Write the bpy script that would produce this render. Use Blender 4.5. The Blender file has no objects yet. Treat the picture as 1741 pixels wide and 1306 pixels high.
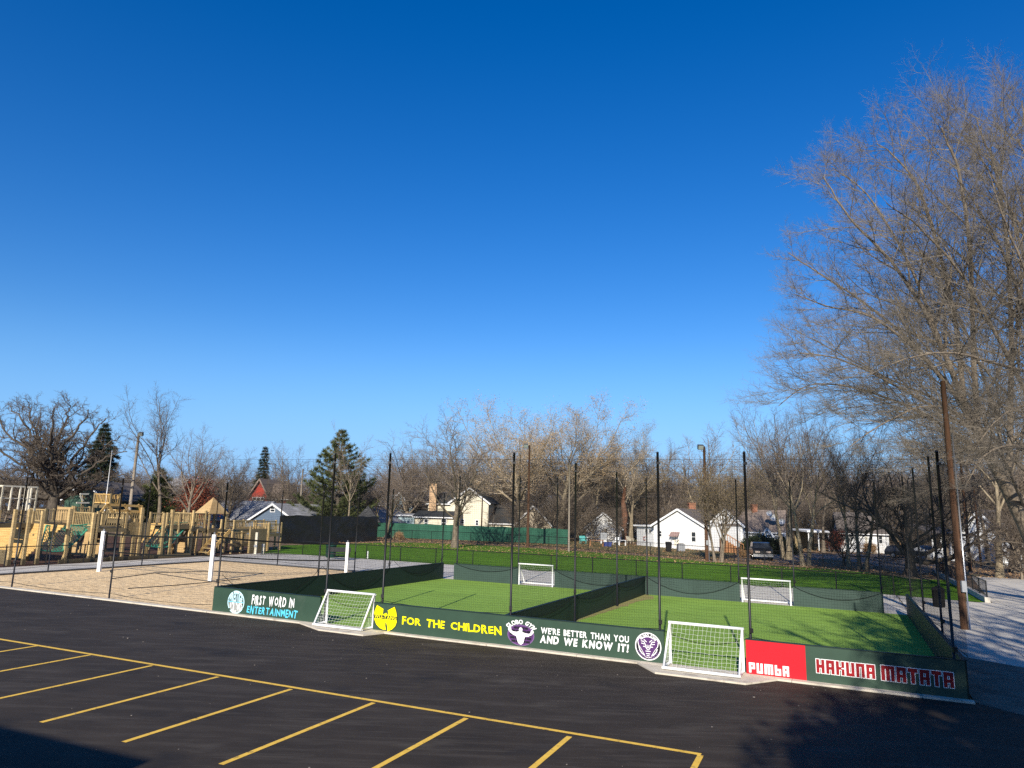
import bpy, bmesh, math, random
import numpy as np
from mathutils import Vector, Matrix
rad = math.radians
SC = bpy.context.scene
COL = SC.collection
# ------------------------------------------------------------------ camera, sky, sun, exposure
FPX, TH, RO, CH = 1219.1, 0.1848, 0.0240, 4.236      # focal length in photo pixels, pitch, roll, eye height
GX, GY = -0.0079, 0.0105                             # the site falls gently to the right and towards the lot
FW = Vector((0, math.cos(TH), math.sin(TH)))
_up = Vector((0, -math.sin(TH), math.cos(TH))); _rt = Vector((1, 0, 0))
RV = _rt * math.cos(RO) + _up * math.sin(RO)
UV = -_rt * math.sin(RO) + _up * math.cos(RO)
EYE = Vector((0, 0, CH))
cd = bpy.data.cameras.new('camera'); cam = bpy.data.objects.new('camera', cd); COL.objects.link(cam)
cam.matrix_world = Matrix(((RV.x, UV.x, -FW.x, 0), (RV.y, UV.y, -FW.y, 0), (RV.z, UV.z, -FW.z, CH), (0, 0, 0, 1)))
cd.sensor_width = 36; cd.sensor_fit = 'HORIZONTAL'; cd.lens = FPX / 1741 * 36
cd.clip_start = 0.1; cd.clip_end = 6000
SC.camera = cam
SUN_EL, SUN_AZ = rad(26.4), rad(193.1)               # azimuth clockwise from +Y
W = bpy.data.worlds.new('World'); SC.world = W; W.use_nodes = True
wn = W.node_tree.nodes; wl = W.node_tree.links
for n in list(wn): wn.remove(n)
sky = wn.new('ShaderNodeTexSky'); sky.sky_type = 'NISHITA'; sky.sun_disc = False
sky.sun_elevation = SUN_EL; sky.sun_rotation = SUN_AZ
sky.altitude = 200; sky.air_density = 1.15; sky.dust_density = 0.1; sky.ozone_density = 4.0
bg = wn.new('ShaderNodeBackground'); bg.inputs[1].default_value = 0.098
hs = wn.new('ShaderNodeHueSaturation'); hs.inputs['Saturation'].default_value = 1.37; hs.inputs['Hue'].default_value = 0.514
wo = wn.new('ShaderNodeOutputWorld')
wl.new(sky.outputs[0], hs.inputs['Color']); tc = wn.new('ShaderNodeTexCoord'); sx = wn.new('ShaderNodeSeparateXYZ'); mr_ = wn.new('ShaderNodeMapRange'); mr_.interpolation_type = 'SMOOTHSTEP'
mr_.inputs[1].default_value = 0.26; mr_.inputs[2].default_value = 0.0; mr_.inputs[3].default_value = 0.0; mr_.inputs[4].default_value = 0.85
hz = wn.new('ShaderNodeMix'); hz.data_type = 'RGBA'; hz.inputs[7].default_value = (1.15, 3.1, 6.9, 1)   # clear air: pale blue, not yellow, at the horizon
wl.new(tc.outputs['Generated'], sx.inputs[0]); wl.new(sx.outputs['Z'], mr_.inputs[0]); wl.new(mr_.outputs[0], hz.inputs[0]); wl.new(hs.outputs[0], hz.inputs[6])
wl.new(hz.outputs[2], bg.inputs[0]); wl.new(bg.outputs[0], wo.inputs[0])
sd = bpy.data.lights.new('sun', 'SUN'); sd.energy = 4.8; sd.angle = rad(0.55); sd.color = (1.0, 0.93, 0.82)
so = bpy.data.objects.new('sun', sd); COL.objects.link(so)
SUNV = Vector((math.sin(SUN_AZ) * math.cos(SUN_EL), math.cos(SUN_AZ) * math.cos(SUN_EL), math.sin(SUN_EL)))
so.rotation_euler = SUNV.to_track_quat('Z', 'Y').to_euler(); so.location = SUNV * 100
SC.view_settings.view_transform = 'Standard'; SC.view_settings.look = 'None'
SC.view_settings.exposure = 0.55; SC.view_settings.gamma = 1.0
SC.cycles.max_bounces = 6; SC.cycles.diffuse_bounces = 2; SC.cycles.sample_clamp_indirect = 1.5; SC.cycles.glossy_bounces = 2
SC.cycles.use_denoising = False
# ------------------------------------------------------------------ coordinates
def gz(x, y): return GX * max(-140, min(140, x)) + GY * max(-60, min(150, y))
def ray(px, py): return FW * FPX + RV * (px - 870.5) - UV * (py - 653)
def GP(px, py):                                      # where a sight line meets the ground
    d = ray(px, py); t = -CH / (d.z - GX * d.x - GY * d.y); return EYE + d * t
def at(px, py, Y):                                   # point on a sight line at depth Y
    d = ray(px, py); return EYE + d * (Y / d.y)
def proj(p):
    q = Vector(p) - EYE; z = q.dot(FW); return 870.5 + FPX * q.dot(RV) / z, 653 - FPX * q.dot(UV) / z
def gp_x(px, Y):                                     # ground point at depth Y in picture column px
    py = 930.0
    for _ in range(4):
        p = at(px, py, Y); p.z = gz(p.x, p.y); py = proj(p)[1]
    return p
def hgt(p, py):                                      # height over ground point p that reaches picture row py
    lo, hi = 0.0, 60.0
    for _ in range(40):
        m = (lo + hi) / 2
        if proj((p[0], p[1], gz(p[0], p[1]) + m))[1] > py: lo = m
        else: hi = m
    return lo
FA = -0.4301; FU = Vector((math.cos(FA), math.sin(FA), 0)); FV = Vector((-FU.y, FU.x, 0)); FO = Vector((-11.3947, 29.0311, 0))
def FP(s, t, z=0.0):                                 # pitch frame: s along the front boards, t away from the lot
    p = FO + FU * s + FV * t; p.z = gz(p.x, p.y) + z; return p
def ST(p): q = Vector((p[0], p[1], 0)) - FO; return q.dot(FU), q.dot(FV)
# ------------------------------------------------------------------ mesh helpers
def np_mesh(name, V, F):
    V = np.asarray(V, dtype=np.float32); F = np.asarray(F, dtype=np.int32); k = F.shape[1]
    me = bpy.data.meshes.new(name); me.vertices.add(len(V)); me.vertices.foreach_set('co', V.ravel())
    me.loops.add(F.size); me.loops.foreach_set('vertex_index', F.ravel())
    me.polygons.add(len(F)); me.polygons.foreach_set('loop_start', np.arange(0, F.size, k, dtype=np.int32))
    me.update(calc_edges=True); me.validate(); return me
def woff(o):
    v = Vector((0, 0, 0))
    while o is not None: v += o.location; o = o.parent
    return v
def tag(o, label=None, cat=None, group=None, kind=None):
    if label: o['label'] = label
    if cat: o['category'] = cat
    if group: o['group'] = group
    if kind: o['kind'] = kind
    return o
def link(name, me, m, parent=None, smooth=False):
    o = bpy.data.objects.new(name, me); COL.objects.link(o)
    if m is not None and len(me.materials) == 0: me.materials.append(m)
    if parent is not None: o.parent = parent
    if smooth: me.polygons.foreach_set('use_smooth', [True] * len(me.polygons))
    return o
def thing(name, label, cat, loc=(0, 0, 0), rz=0.0, group=None):
    o = bpy.data.objects.new(name, None); COL.objects.link(o); o.location = loc; o.rotation_euler.z = rz
    return tag(o, label, cat, group)
def copy_tree(o, loc=None, rz=None, sc=None, label=None, group=None, parent=None):
    c = o.copy(); COL.objects.link(c)
    if parent is not None: c.parent = parent
    for ch in o.children: copy_tree(ch, parent=c)
    if loc is not None: c.location = loc
    if rz is not None: c.rotation_euler.z = rz
    if sc is not None: c.scale = sc if hasattr(sc, '__len__') else (sc, sc, sc)
    if label: c['label'] = label
    if group: c['group'] = group
    return c
class MB:
    def __init__(s): s.v = []; s.f = []
    def hexa(s, P):                                   # 8 corners, bottom ring then top ring
        b = len(s.v); s.v += [tuple(p) for p in P]
        s.f += [(b+3, b+2, b+1, b), (b+4, b+5, b+6, b+7)] + [(b+i, b+(i+1) % 4, b+4+(i+1) % 4, b+4+i) for i in range(4)]
        return s
    def box(s, x0, y0, z0, x1, y1, z1):
        return s.hexa([(x0,y0,z0),(x1,y0,z0),(x1,y1,z0),(x0,y1,z0),(x0,y0,z1),(x1,y0,z1),(x1,y1,z1),(x0,y1,z1)])
    def beam(s, a, b, w, h, up=(0, 0, 1)):
        a = Vector(a); b = Vector(b); d = (b - a).normalized(); u = Vector(up)
        if abs(d.dot(u)) > 0.98: u = Vector((FV.x, FV.y, 0)) if abs(d.dot(FV)) < .9 else Vector((1, 0, 0))
        r = d.cross(u).normalized() * (w / 2); q = r.cross(d).normalized() * (h / 2)
        return s.hexa([a-r-q, a+r-q, b+r-q, b-r-q, a-r+q, a+r+q, b+r+q, b-r+q])
    def tube(s, pts, r, n=6, cap=True):
        pts = [Vector(p) for p in pts]; k = len(pts)
        rr = r if hasattr(r, '__len__') else [r] * k
        b = len(s.v); d0 = (pts[-1] - pts[0]).normalized()
        ref = Vector((0, 0, 1)) if abs(d0.z) < .8 else Vector((1, 0, 0))
        for i, p in enumerate(pts):
            d = (pts[min(i+1, k-1)] - pts[max(i-1, 0)])
            d = d.normalized() if d.length > 1e-9 else d0
            x = d.cross(ref).normalized(); y = d.cross(x)
            for j in range(n):
                a = 2 * math.pi * j / n; s.v.append(tuple(p + (x * math.cos(a) + y * math.sin(a)) * rr[i]))
        for i in range(k - 1):
            for j in range(n):
                s.f.append((b+i*n+j, b+i*n+(j+1) % n, b+(i+1)*n+(j+1) % n, b+(i+1)*n+j))
        if cap: s.f += [tuple(b+j for j in range(n)), tuple(b+(k-1)*n+j for j in range(n-1, -1, -1))]
        return s
    def prism(s, P, d):                               # polygon P extruded by vector d
        b = len(s.v); n = len(P); d = Vector(d)
        s.v += [tuple(p) for p in P] + [tuple(Vector(p) + d) for p in P]
        s.f += [tuple(range(b, b+n)), tuple(range(b+2*n-1, b+n-1, -1))] + [(b+(i+1) % n, b+i, b+n+i, b+n+(i+1) % n) for i in range(n)]
        return s
    def face(s, P):
        b = len(s.v); s.v += [tuple(p) for p in P]; s.f.append(tuple(range(b, b+len(P)))); return s
    def fbox(s, s0, t0, z0, s1, t1, z1):              # box in the pitch frame, following the ground
        return s.hexa([FP(s0,t0,z0),FP(s1,t0,z0),FP(s1,t1,z0),FP(s0,t1,z0),FP(s0,t0,z1),FP(s1,t0,z1),FP(s1,t1,z1),FP(s0,t1,z1)])
    def build(s, name, m, parent=None, smooth=False, label=None):
        off = woff(parent); me = bpy.data.meshes.new(name)
        me.from_pydata([tuple(Vector(p) - off) for p in s.v], [], s.f); me.update()
        o = link(name, me, m, parent, smooth)
        if label: o['label'] = label
        return o
# ------------------------------------------------------------------ materials (all procedural)
def mat(name, c, rough=.8, var=.15, scale=3.0, c2=None, bump=0.0, bscale=None, metal=0.0, spec=.3, detail=5, world=True, rnd=0.0, stretch=None, bdist=.02):
    m = bpy.data.materials.new(name); m.use_nodes = True; N = m.node_tree.nodes; L = m.node_tree.links
    P = N['Principled BSDF']; P.inputs['Roughness'].default_value = rough; P.inputs['Metallic'].default_value = metal
    P.inputs['Specular IOR Level'].default_value = spec
    if world: g = N.new('ShaderNodeNewGeometry'); co = g.outputs['Position']
    else: g = N.new('ShaderNodeTexCoord'); co = g.outputs['Object']
    if stretch:
        mp = N.new('ShaderNodeMapping'); mp.inputs['Scale'].default_value = stretch; mp.inputs['Rotation'].default_value = (0, 0, -FA)
        L.new(co, mp.inputs['Vector']); co = mp.outputs[0]
    nz = N.new('ShaderNodeTexNoise'); nz.inputs['Scale'].default_value = scale; nz.inputs['Detail'].default_value = detail; nz.inputs['Roughness'].default_value = .65
    L.new(co, nz.inputs['Vector'])
    a = [max(0, x * (1 - var)) for x in c]; b = list(c2) if c2 else [min(1, x * (1 + var)) for x in c]
    r = N.new('ShaderNodeValToRGB'); r.color_ramp.elements[0].position = .3; r.color_ramp.elements[1].position = .7
    r.color_ramp.elements[0].color = (*a, 1); r.color_ramp.elements[1].color = (*b, 1)
    L.new(nz.outputs[0], r.inputs[0]); out = r.outputs[0]
    if rnd:
        oi = N.new('ShaderNodeObjectInfo'); mr = N.new('ShaderNodeMapRange'); mr.inputs[3].default_value = 1 - rnd; mr.inputs[4].default_value = 1 + rnd
        hv = N.new('ShaderNodeHueSaturation'); L.new(oi.outputs['Random'], mr.inputs[0]); L.new(mr.outputs[0], hv.inputs['Value']); L.new(out, hv.inputs['Color']); out = hv.outputs[0]
    L.new(out, P.inputs['Base Color'])
    if bump:
        bn = N.new('ShaderNodeTexNoise'); bn.inputs['Scale'].default_value = bscale or scale * 4; bn.inputs['Detail'].default_value = 6
        L.new(co, bn.inputs['Vector']); bp = N.new('ShaderNodeBump'); bp.inputs['Strength'].default_value = bump; bp.inputs['Distance'].default_value = bdist
        L.new(bn.outputs[0], bp.inputs['Height']); L.new(bp.outputs[0], P.inputs['Normal'])
    return m
def mix_in(m, c, scale, lo, hi, stretch=None, detail=6, kind='noise', rough=None):
    """lay a second colour over a material where a noise (or a cell pattern) passes a threshold: stains, wear, litter"""
    N = m.node_tree.nodes; L = m.node_tree.links; P = N['Principled BSDF']
    src = P.inputs['Base Color'].links[0].from_socket
    g = N.new('ShaderNodeNewGeometry'); co = g.outputs['Position']
    if stretch:
        mp = N.new('ShaderNodeMapping'); mp.inputs['Scale'].default_value = stretch[:3]; mp.inputs['Rotation'].default_value = (0, 0, stretch[3] if len(stretch) > 3 else -FA)
        L.new(co, mp.inputs['Vector']); co = mp.outputs[0]
    if kind == 'noise':
        t = N.new('ShaderNodeTexNoise'); t.inputs['Detail'].default_value = detail; t.inputs['Roughness'].default_value = .6; o = t.outputs[0]
    else:
        t = N.new('ShaderNodeTexVoronoi'); o = t.outputs['Distance']
    t.inputs['Scale'].default_value = scale; L.new(co, t.inputs['Vector'])
    mr = N.new('ShaderNodeMapRange'); mr.inputs[1].default_value = lo; mr.inputs[2].default_value = hi; L.new(o, mr.inputs[0])
    mx = N.new('ShaderNodeMix'); mx.data_type = 'RGBA'; L.new(mr.outputs[0], mx.inputs[0]); L.new(src, mx.inputs[6]); mx.inputs[7].default_value = (*c, 1)
    L.new(mx.outputs[2], P.inputs['Base Color']); return m
def siding(name, c, pitch=.13, vert=False, rough=.6):
    m = mat(name, c, rough, .05, .8); N = m.node_tree.nodes; L = m.node_tree.links
    g = N.new('ShaderNodeNewGeometry'); w = N.new('ShaderNodeTexWave'); w.wave_type = 'BANDS'; w.bands_direction = 'X' if vert else 'Z'; w.wave_profile = 'SAW'
    w.inputs['Scale'].default_value = 0.314 / pitch; L.new(g.outputs['Position'], w.inputs['Vector'])
    bp = N.new('ShaderNodeBump'); bp.inputs['Strength'].default_value = .8; bp.inputs['Distance'].default_value = .02
    L.new(w.outputs[0], bp.inputs['Height']); L.new(bp.outputs[0], N['Principled BSDF'].inputs['Normal']); return m
M = {}
M['asphalt'] = mat('asphalt', (.034, .0255, .0175), .82, .25, .6, bump=.35, bscale=70, spec=.25, detail=9, bdist=.006)
mix_in(M['asphalt'], (.056, .045, .034), .5, .48, .72, (1.0, 6.0, 1.0), 8)
mix_in(M['asphalt'], (.088, .072, .056), 1.1, .6, .8, (.5, 9.0, 1.0, -.25), 9)
mix_in(M['asphalt'], (.09, .085, .08), 7, .075, .02, kind='cell')
mix_in(M['asphalt'], (.10, .085, .066), .33, .6, .85, (1, 2.5, 1), 9)
mix_in(M['asphalt'], (.082, .069, .054), .9, .6, .78, (.22, 5.0, 1.0, .55), 7)
mix_in(M['asphalt'], (.016, .013, .011), .45, .58, .75, (1.0, 1.6, 1.0, .2), 8)
M['yellow_paint'] = mat('yellow_paint', (.80, .50, .07), .7, .12, 5, bump=.2, bscale=60, bdist=.004)
mix_in(M['yellow_paint'], (.16, .11, .05), 9, .57, .72)
M['concrete'] = mat('concrete', (.53, .485, .41), .85, .1, 1.2, bump=.2, bscale=40, bdist=.005)
mix_in(M['concrete'], (.37, .335, .285), .5, .5, .75, None, 8)
def joints(m, w, c):
    N = m.node_tree.nodes; L = m.node_tree.links; P = N['Principled BSDF']; src = P.inputs['Base Color'].links[0].from_socket
    g = N.new('ShaderNodeNewGeometry'); mp = N.new('ShaderNodeMapping'); mp.inputs['Rotation'].default_value = (0, 0, -FA); L.new(g.outputs['Position'], mp.inputs['Vector'])
    b = N.new('ShaderNodeTexBrick'); b.offset = 0; b.inputs['Scale'].default_value = 1; b.inputs['Brick Width'].default_value = w; b.inputs['Row Height'].default_value = w; b.inputs['Mortar Size'].default_value = .016; L.new(mp.outputs[0], b.inputs['Vector'])
    mx = N.new('ShaderNodeMix'); mx.data_type = 'RGBA'; L.new(b.outputs['Fac'], mx.inputs[0]); L.new(src, mx.inputs[6]); mx.inputs[7].default_value = (*c, 1); L.new(mx.outputs[2], P.inputs['Base Color'])
joints(M['concrete'], 2.6, (.16, .145, .125))
M['curb'] = mat('curb', (.56, .50, .40), .85, .12, 2.5, bump=.3, bscale=25, bdist=.01)
mix_in(M['curb'], (.25, .21, .16), 2.2, .56, .75)
M['sand'] = mat('sand', (.78, .56, .305), .95, .1, .9, bump=.9, bscale=3.2, spec=.1, bdist=.12)
mix_in(M['sand'], (.64, .44, .225), 1.6, .5, .7)
M['turf'] = mat('turf', (.215, .35, .055), .9, .12, .35, bump=.5, bscale=60, spec=.15, bdist=.02)
mix_in(M['turf'], (.26, .40, .075), 2.0, .48, .7, (.15, 3.0, 1.0), 3)
M['grass'] = mat('grass', (.088, .19, .013), .95, .22, .5, bump=1.0, bscale=14, spec=.1, bdist=.06)
mix_in(M['grass'], (.125, .23, .02), 1.0, .5, .72, (.35, 2.4, 1.0, .5), 7)
M['apron_shade'] = mat('apron_shade', (.13, .108, .08), .9, .3, .8, c2=(.2, .17, .13), bump=.4, bscale=30, bdist=.012, detail=8)  # dirty concrete darkened: tree shade put into the colour
mix_in(M['apron_shade'], (.06, .05, .04), 1.4, .52, .72)
M['infill'] = mat('infill', (.34, .25, .11), .95, .25, 2.5, c2=(.26, .28, .08), bump=.4, bscale=25, bdist=.02)
M['lawn'] = mat('lawn', (.13, .14, .035), .95, .3, .7, c2=(.22, .17, .075), bump=1, bscale=10, bdist=.06)
M['litter'] = mat('litter', (.15, .10, .06), .95, .4, 1.3, c2=(.30, .20, .12), bump=1, bscale=12, bdist=.08)
mix_in(M['litter'], (.09, .10, .03), .12, .52, .66)
M['mulch'] = mat('mulch', (.085, .04, .022), .95, .4, 4, c2=(.14, .065, .035), bump=1, bscale=20, bdist=.05)
M['gravel'] = mat('gravel', (.20, .175, .155), .95, .25, 2, bump=.5, bscale=25, bdist=.03)
M['board_green'] = mat('board_green', (.030, .062, .040), .5, .1, 1.2, bump=.1, bscale=6, spec=.35, bdist=.003)
mix_in(M['board_green'], (.06, .085, .062), 1.3, .58, .85)
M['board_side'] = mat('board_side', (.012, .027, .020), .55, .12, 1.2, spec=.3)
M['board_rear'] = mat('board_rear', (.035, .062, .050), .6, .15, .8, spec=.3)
M['red_panel'] = mat('red_panel', (.55, .004, .014), .45, .08, 1.5, spec=.4)
M['black_metal'] = mat('black_metal', (.009, .009, .010), .45, .2, 6, spec=.4)
M['net_black'] = mat('net_black', (.010, .011, .011), .8, .1, 6, spec=.1)
M['white_metal'] = mat('white_metal', (.80, .80, .77), .4, .05, 3, spec=.5)
mix_in(M['white_metal'], (.5, .47, .4), 5, .62, .8)
M['net_white'] = mat('net_white', (.72, .74, .66), .7, .05, 5)
for k, c in dict(ink_white=(.82, .82, .80), ink_yellow=(.85, .76, .0), ink_cyan=(.10, .55, .75), ink_pale=(.55, .80, .88), ink_purple=(.085, .03, .125), ink_lilac=(.17, .095, .23), ink_black=(.012, .010, .018), ink_red=(.26, .004, .008), ink_dark=(.02, .035, .02)).items():  # lettering red darkened: shade on its board put into the colour
    M[k] = mat(k, c, .5, .03, 3, spec=.3)
M['pole_wood'] = mat('pole_wood', (.085, .042, .021), .85, .3, 4, bump=.5, bscale=30, stretch=(6, 6, .6))
M['pole_grey'] = mat('pole_grey', (.30, .25, .19), .85, .25, 4, bump=.5, bscale=30, stretch=(6, 6, .6))
M['steel'] = mat('steel', (.45, .45, .45), .35, .1, 4, metal=.8)
M['grey_plastic'] = mat('grey_plastic', (.30, .31, .32), .5, .1, 3)
M['lumber'] = mat('lumber', (.42, .285, .125), .75, .22, 1.6, bump=.3, bscale=18, stretch=(1, 1, 5), c2=(.52, .38, .175), rnd=.3)
M['lumber_gold'] = mat('lumber_gold', (.52, .31, .095), .75, .15, 1.2, bump=.3, bscale=18, stretch=(1, 1, 7), c2=(.60, .39, .14), rnd=.15)
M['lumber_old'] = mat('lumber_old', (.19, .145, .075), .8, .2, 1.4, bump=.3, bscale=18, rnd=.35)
M['plywood'] = mat('plywood', (.46, .29, .12), .75, .15, .9, c2=(.52, .36, .17))
M['lumber_pale'] = mat('lumber_pale', (.66, .60, .46), .7, .12, 2)
M['rope_green'] = mat('rope_green', (.05, .30, .19), .75, .25, 6)
M['tarp'] = mat('tarp', (.010, .010, .012), .38, .2, 2, bump=.35, bscale=2.2, spec=.5, bdist=.1)
M['screen_green'] = mat('screen_green', (.014, .082, .048), .8, .18, .7, bump=.3, bscale=3, stretch=(1.5, 1.5, .4), c2=(.028, .115, .07))
M['wall_white'] = siding('wall_white', (.78, .78, .76), .16)
M['wall_cream'] = siding('wall_cream', (.72, .66, .50), .15)
M['wall_tan'] = siding('wall_tan', (.56, .47, .34), .15)
M['wall_blue'] = siding('wall_blue', (.13, .175, .235), .2)
M['wall_sky'] = siding('wall_sky', (.36, .47, .50), .18)
M['wall_green'] = siding('wall_green', (.05, .10, .07), .18)
M['wall_red'] = mat('wall_red', (.32, .040, .024), .8, .15, 2)
M['wall_brick'] = mat('wall_brick', (.30, .13, .075), .85, .25, 3, bump=.4, bscale=9)
M['chimney_tan'] = mat('chimney_tan', (.50, .33, .19), .85, .25, 5, bump=.5, bscale=8)
M['trim'] = mat('trim', (.80, .80, .78), .55, .04, 3)
M['trim_dark'] = mat('trim_dark', (.05, .05, .05), .6, .1, 3)
def shingle(n, c): return mat(n, c, .9, .22, 3.2, bump=.5, bscale=9, stretch=(1, 1, 2.5))
M['roof_brown'] = shingle('roof_brown', (.215, .165, .130)); M['roof_dark'] = shingle('roof_dark', (.035, .037, .038))
M['roof_grey'] = shingle('roof_grey', (.23, .23, .235)); M['roof_taupe'] = shingle('roof_taupe', (.15, .125, .105))
mix_in(M['roof_grey'], (.40, .40, .41), .45, .52, .7)
M['glass'] = mat('glass', (.03, .035, .04), .12, .2, 2, spec=.6)
M['glass_pale'] = mat('glass_pale', (.22, .25, .23), .2, .2, 2, spec=.6)
M['car_dark'] = mat('car_dark', (.016, .018, .022), .25, .1, 2, spec=.6)
M['car_silver'] = mat('car_silver', (.45, .46, .47), .3, .05, 2, spec=.6)
M['tyre'] = mat('tyre', (.012, .012, .012), .9, .2, 8); M['lamp_glass'] = mat('lamp_glass', (.55, .45, .38), .15, .1, 4, spec=.7)
M['brown_deck'] = mat('brown_deck', (.36, .17, .075), .8, .25, 2)
M['teal_plastic'] = mat('teal_plastic', (.10, .40, .36), .5, .1, 3); M['blue_plastic'] = mat('blue_plastic', (.05, .07, .24), .5, .1, 3)
M['green_plastic'] = mat('green_plastic', (.008, .05, .035), .5, .15, 3)
M['awning'] = mat('awning', (.30, .20, .175), .7, .1, 3)
def bark(n, a, b, sc=6, rnd=.24): return mat(n, a, .9, .3, sc, c2=b, bump=.6, bscale=22, world=False, rnd=rnd, stretch=(1, 1, .35), bdist=.03)
M['bark'] = bark('bark', (.13, .10, .072), (.28, .225, .16)); M['twig'] = bark('twig', (.15, .115, .088), (.26, .205, .155), 3)
M['bark_rust'] = bark('bark_rust', (.12, .055, .03), (.22, .105, .06))
M['bark_dark'] = bark('bark_dark', (.055, .044, .033), (.13, .105, .078)); M['twig_pale'] = bark('twig_pale', (.155, .13, .098), (.30, .255, .195), 3); M['twig_dark'] = bark('twig_dark', (.085, .066, .05), (.165, .13, .098), 3)
M['bark_tan'] = bark('bark_tan', (.20, .16, .10), (.37, .30, .20)); M['twig_tan'] = bark('twig_tan', (.32, .25, .17), (.50, .41, .29), 3)
M['twig_brown'] = bark('twig_brown', (.145, .112, .082), (.26, .205, .15), 3, .22)
M['leaf_tan'] = mat('leaf_tan', (.34, .20, .09), .85, .35, 1.2, c2=(.42, .31, .17), world=False)
M['leaf_red'] = mat('leaf_red', (.26, .055, .028), .85, .35, 2, c2=(.34, .10, .05), world=False)
M['leaf_orange'] = mat('leaf_orange', (.40, .20, .08), .85, .3, 2, c2=(.46, .30, .15), world=False)
M['leaf_olive'] = mat('leaf_olive', (.15, .13, .05), .85, .4, 1.2, c2=(.30, .21, .10), world=False)
M['needle'] = mat('needle', (.045, .075, .022), .8, .4, 1.0, c2=(.12, .13, .04), world=False)
M['needle_dark'] = mat('needle_dark', (.018, .030, .016), .8, .4, 1.0, c2=(.04, .055, .025), world=False)
# ------------------------------------------------------------------ setting: ground sheets
def sheet(name, pts, m, dz):
    mb = MB(); mb.face([(p[0], p[1], gz(p[0], p[1]) + dz) for p in pts]); o = mb.build(name, m); o['kind'] = 'structure'; return o
def stp(*a): return [FP(*q) for q in a]
def terrain():
    xs = [-2500, -140, -70, 0, 70, 140, 2500]; ys = [-400, -60, 0, 50, 100, 150, 4000]
    V = [(x, y, gz(x, y) - .03) for y in ys for x in xs]; n = len(xs)
    F = [(j*n+i, j*n+i+1, (j+1)*n+i+1, (j+1)*n+i) for j in range(len(ys)-1) for i in range(n-1)]
    me = bpy.data.meshes.new('terrain'); me.from_pydata(V, [], F); o = link('terrain', me, M['litter']); o['kind'] = 'structure'
terrain()
sheet('parking_lot', stp((-75, -.2), (25.25, -.2), (27.2, -2.2), (31, -6), (34, -45), (-75, -45)), M['asphalt'], 0)
sheet('driveway', stp((25.15, -.1), (27.2, -2.1), (31, -5.9), (60, -4), (60, 49), (32, 51), (29.8, 27.4), (29.0, 27.0), (25.15, 27.9)), M['concrete'], 0)
sheet('shaded_apron', stp((25.15, -.09), (27.2, -2.09), (31, -5.88), (50, -4.6), (50, -2.5), (38, 1.2), (31, 3.6), (28, 5.4), (26.2, 6.6), (25.15, 7.4)), M['apron_shade'], .005)  # dark sheet over the driveway, standing in for tree shade on its concrete
sheet('sand_court', stp((-18.1, .1), (-.1, .1), (-.1, 17.6), (-18.1, 17.6)), M['sand'], 0.01)
sheet('path', stp((-40, .1), (-18.3, .1), (-18.3, 17.8), (-22.5, 17.8), (-22.5, 5), (-40, 5)), M['concrete'], 0)
sheet('plaza', stp((-22.5, 17.85), (25.1, 17.85), (25.1, 28.0), (-22.5, 27.6)), M['concrete'], 0)
sheet('turf_pitch', stp((.05, 0), (12.45, 0), (12.45, 17.85), (.05, 17.85)), M['turf'], .004)
sheet('turf_pitch', stp((12.55, 0), (25, 0), (25, 17.85), (12.55, 17.85)), M['turf'], .004)
rp_ = random.Random(8); E_ = [(12.56, t) for t in (17.8, 4.5)] + [(12.62 + .9 * max(0, (t - 4.5) / 13.3) ** 1.3 * rp_.uniform(.6, 1.2), t) for t in [4.6 + .6 * k for k in range(22)]]
sheet('worn_turf', stp(*E_), M['infill'], .008)
sheet('playground_mulch', stp((-22.6, 4), (-22.6, 28), (-40, 40), (-60, 30), (-60, 4)), M['mulch'], -.004)
sheet('grass_field', [GP(*p) for p in ((440, 943), (480, 927.5), (560, 925), (640, 923), (700, 922.5), (800, 926), (900, 931.5), (1000, 938.5), (1100, 946), (1200, 955), (1300, 961), (1400, 967), (1500, 976), (1548, 984))] + stp((29.4, 44), (29.4, 27.2), (25.2, 28.05), (-19, 27.7)), M['grass'], 0.0)
sheet('lawn', [GP(*p) for p in ((800, 921), (880, 925), (1000, 933), (1120, 944), (1230, 950), (1250, 941), (1130, 931), (1050, 924), (940, 915))], M['lawn'], -.008)
sheet('gravel_road', [GP(*p) for p in ((1248, 951), (1262, 941), (1340, 939), (1440, 942), (1520, 942), (1590, 948), (1600, 968), (1545, 981), (1478, 958), (1400, 950), (1340, 957))], M['gravel'], -.004)
# kerb along the lot, goal pads, sand edging, retaining kerb: solid concrete
def struct(mb, name, m): o = mb.build(name, m); o['kind'] = 'structure'; return o
mb = MB(); n = 0
rk = random.Random(4)
s = -60.0
while s < 25.1:
    e = min(25.12, s + 3.0)
    if not (4.55 < (s + e) / 2 < 8.1 and False):
        mb.fbox(s + .006, -.30 - rk.uniform(0, .02), -.1, e - .006, -.055, .045 + rk.uniform(0, .008))
    s = e
struct(mb, 'kerb', M['curb'])
mb = MB(); mb.fbox(-18.3, .1, -.1, -18.1, 17.7, .09); mb.fbox(-18.1, 17.6, -.1, -.1, 17.8, .09); struct(mb, 'sand_edging', M['trim_dark'])
mb = MB(); mb.fbox(29.45, 27.3, -.1, 29.72, 52, .28); struct(mb, 'retaining_kerb', M['concrete'])
for a in (((4.5, -.31), (6.0, -1.08), (7.85, -1.08), (8.15, -.31), (8.15, .08), (4.5, .08)), ((16.85, -.31), (17.6, -1.3), (19.95, -1.3), (20.65, -.31), (20.65, .08), (16.85, .08))):
    mb = MB(); mb.prism([FP(*q, -.05) for q in a], (0, 0, .095)); struct(mb, 'goal_pad', M['curb'])
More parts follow.
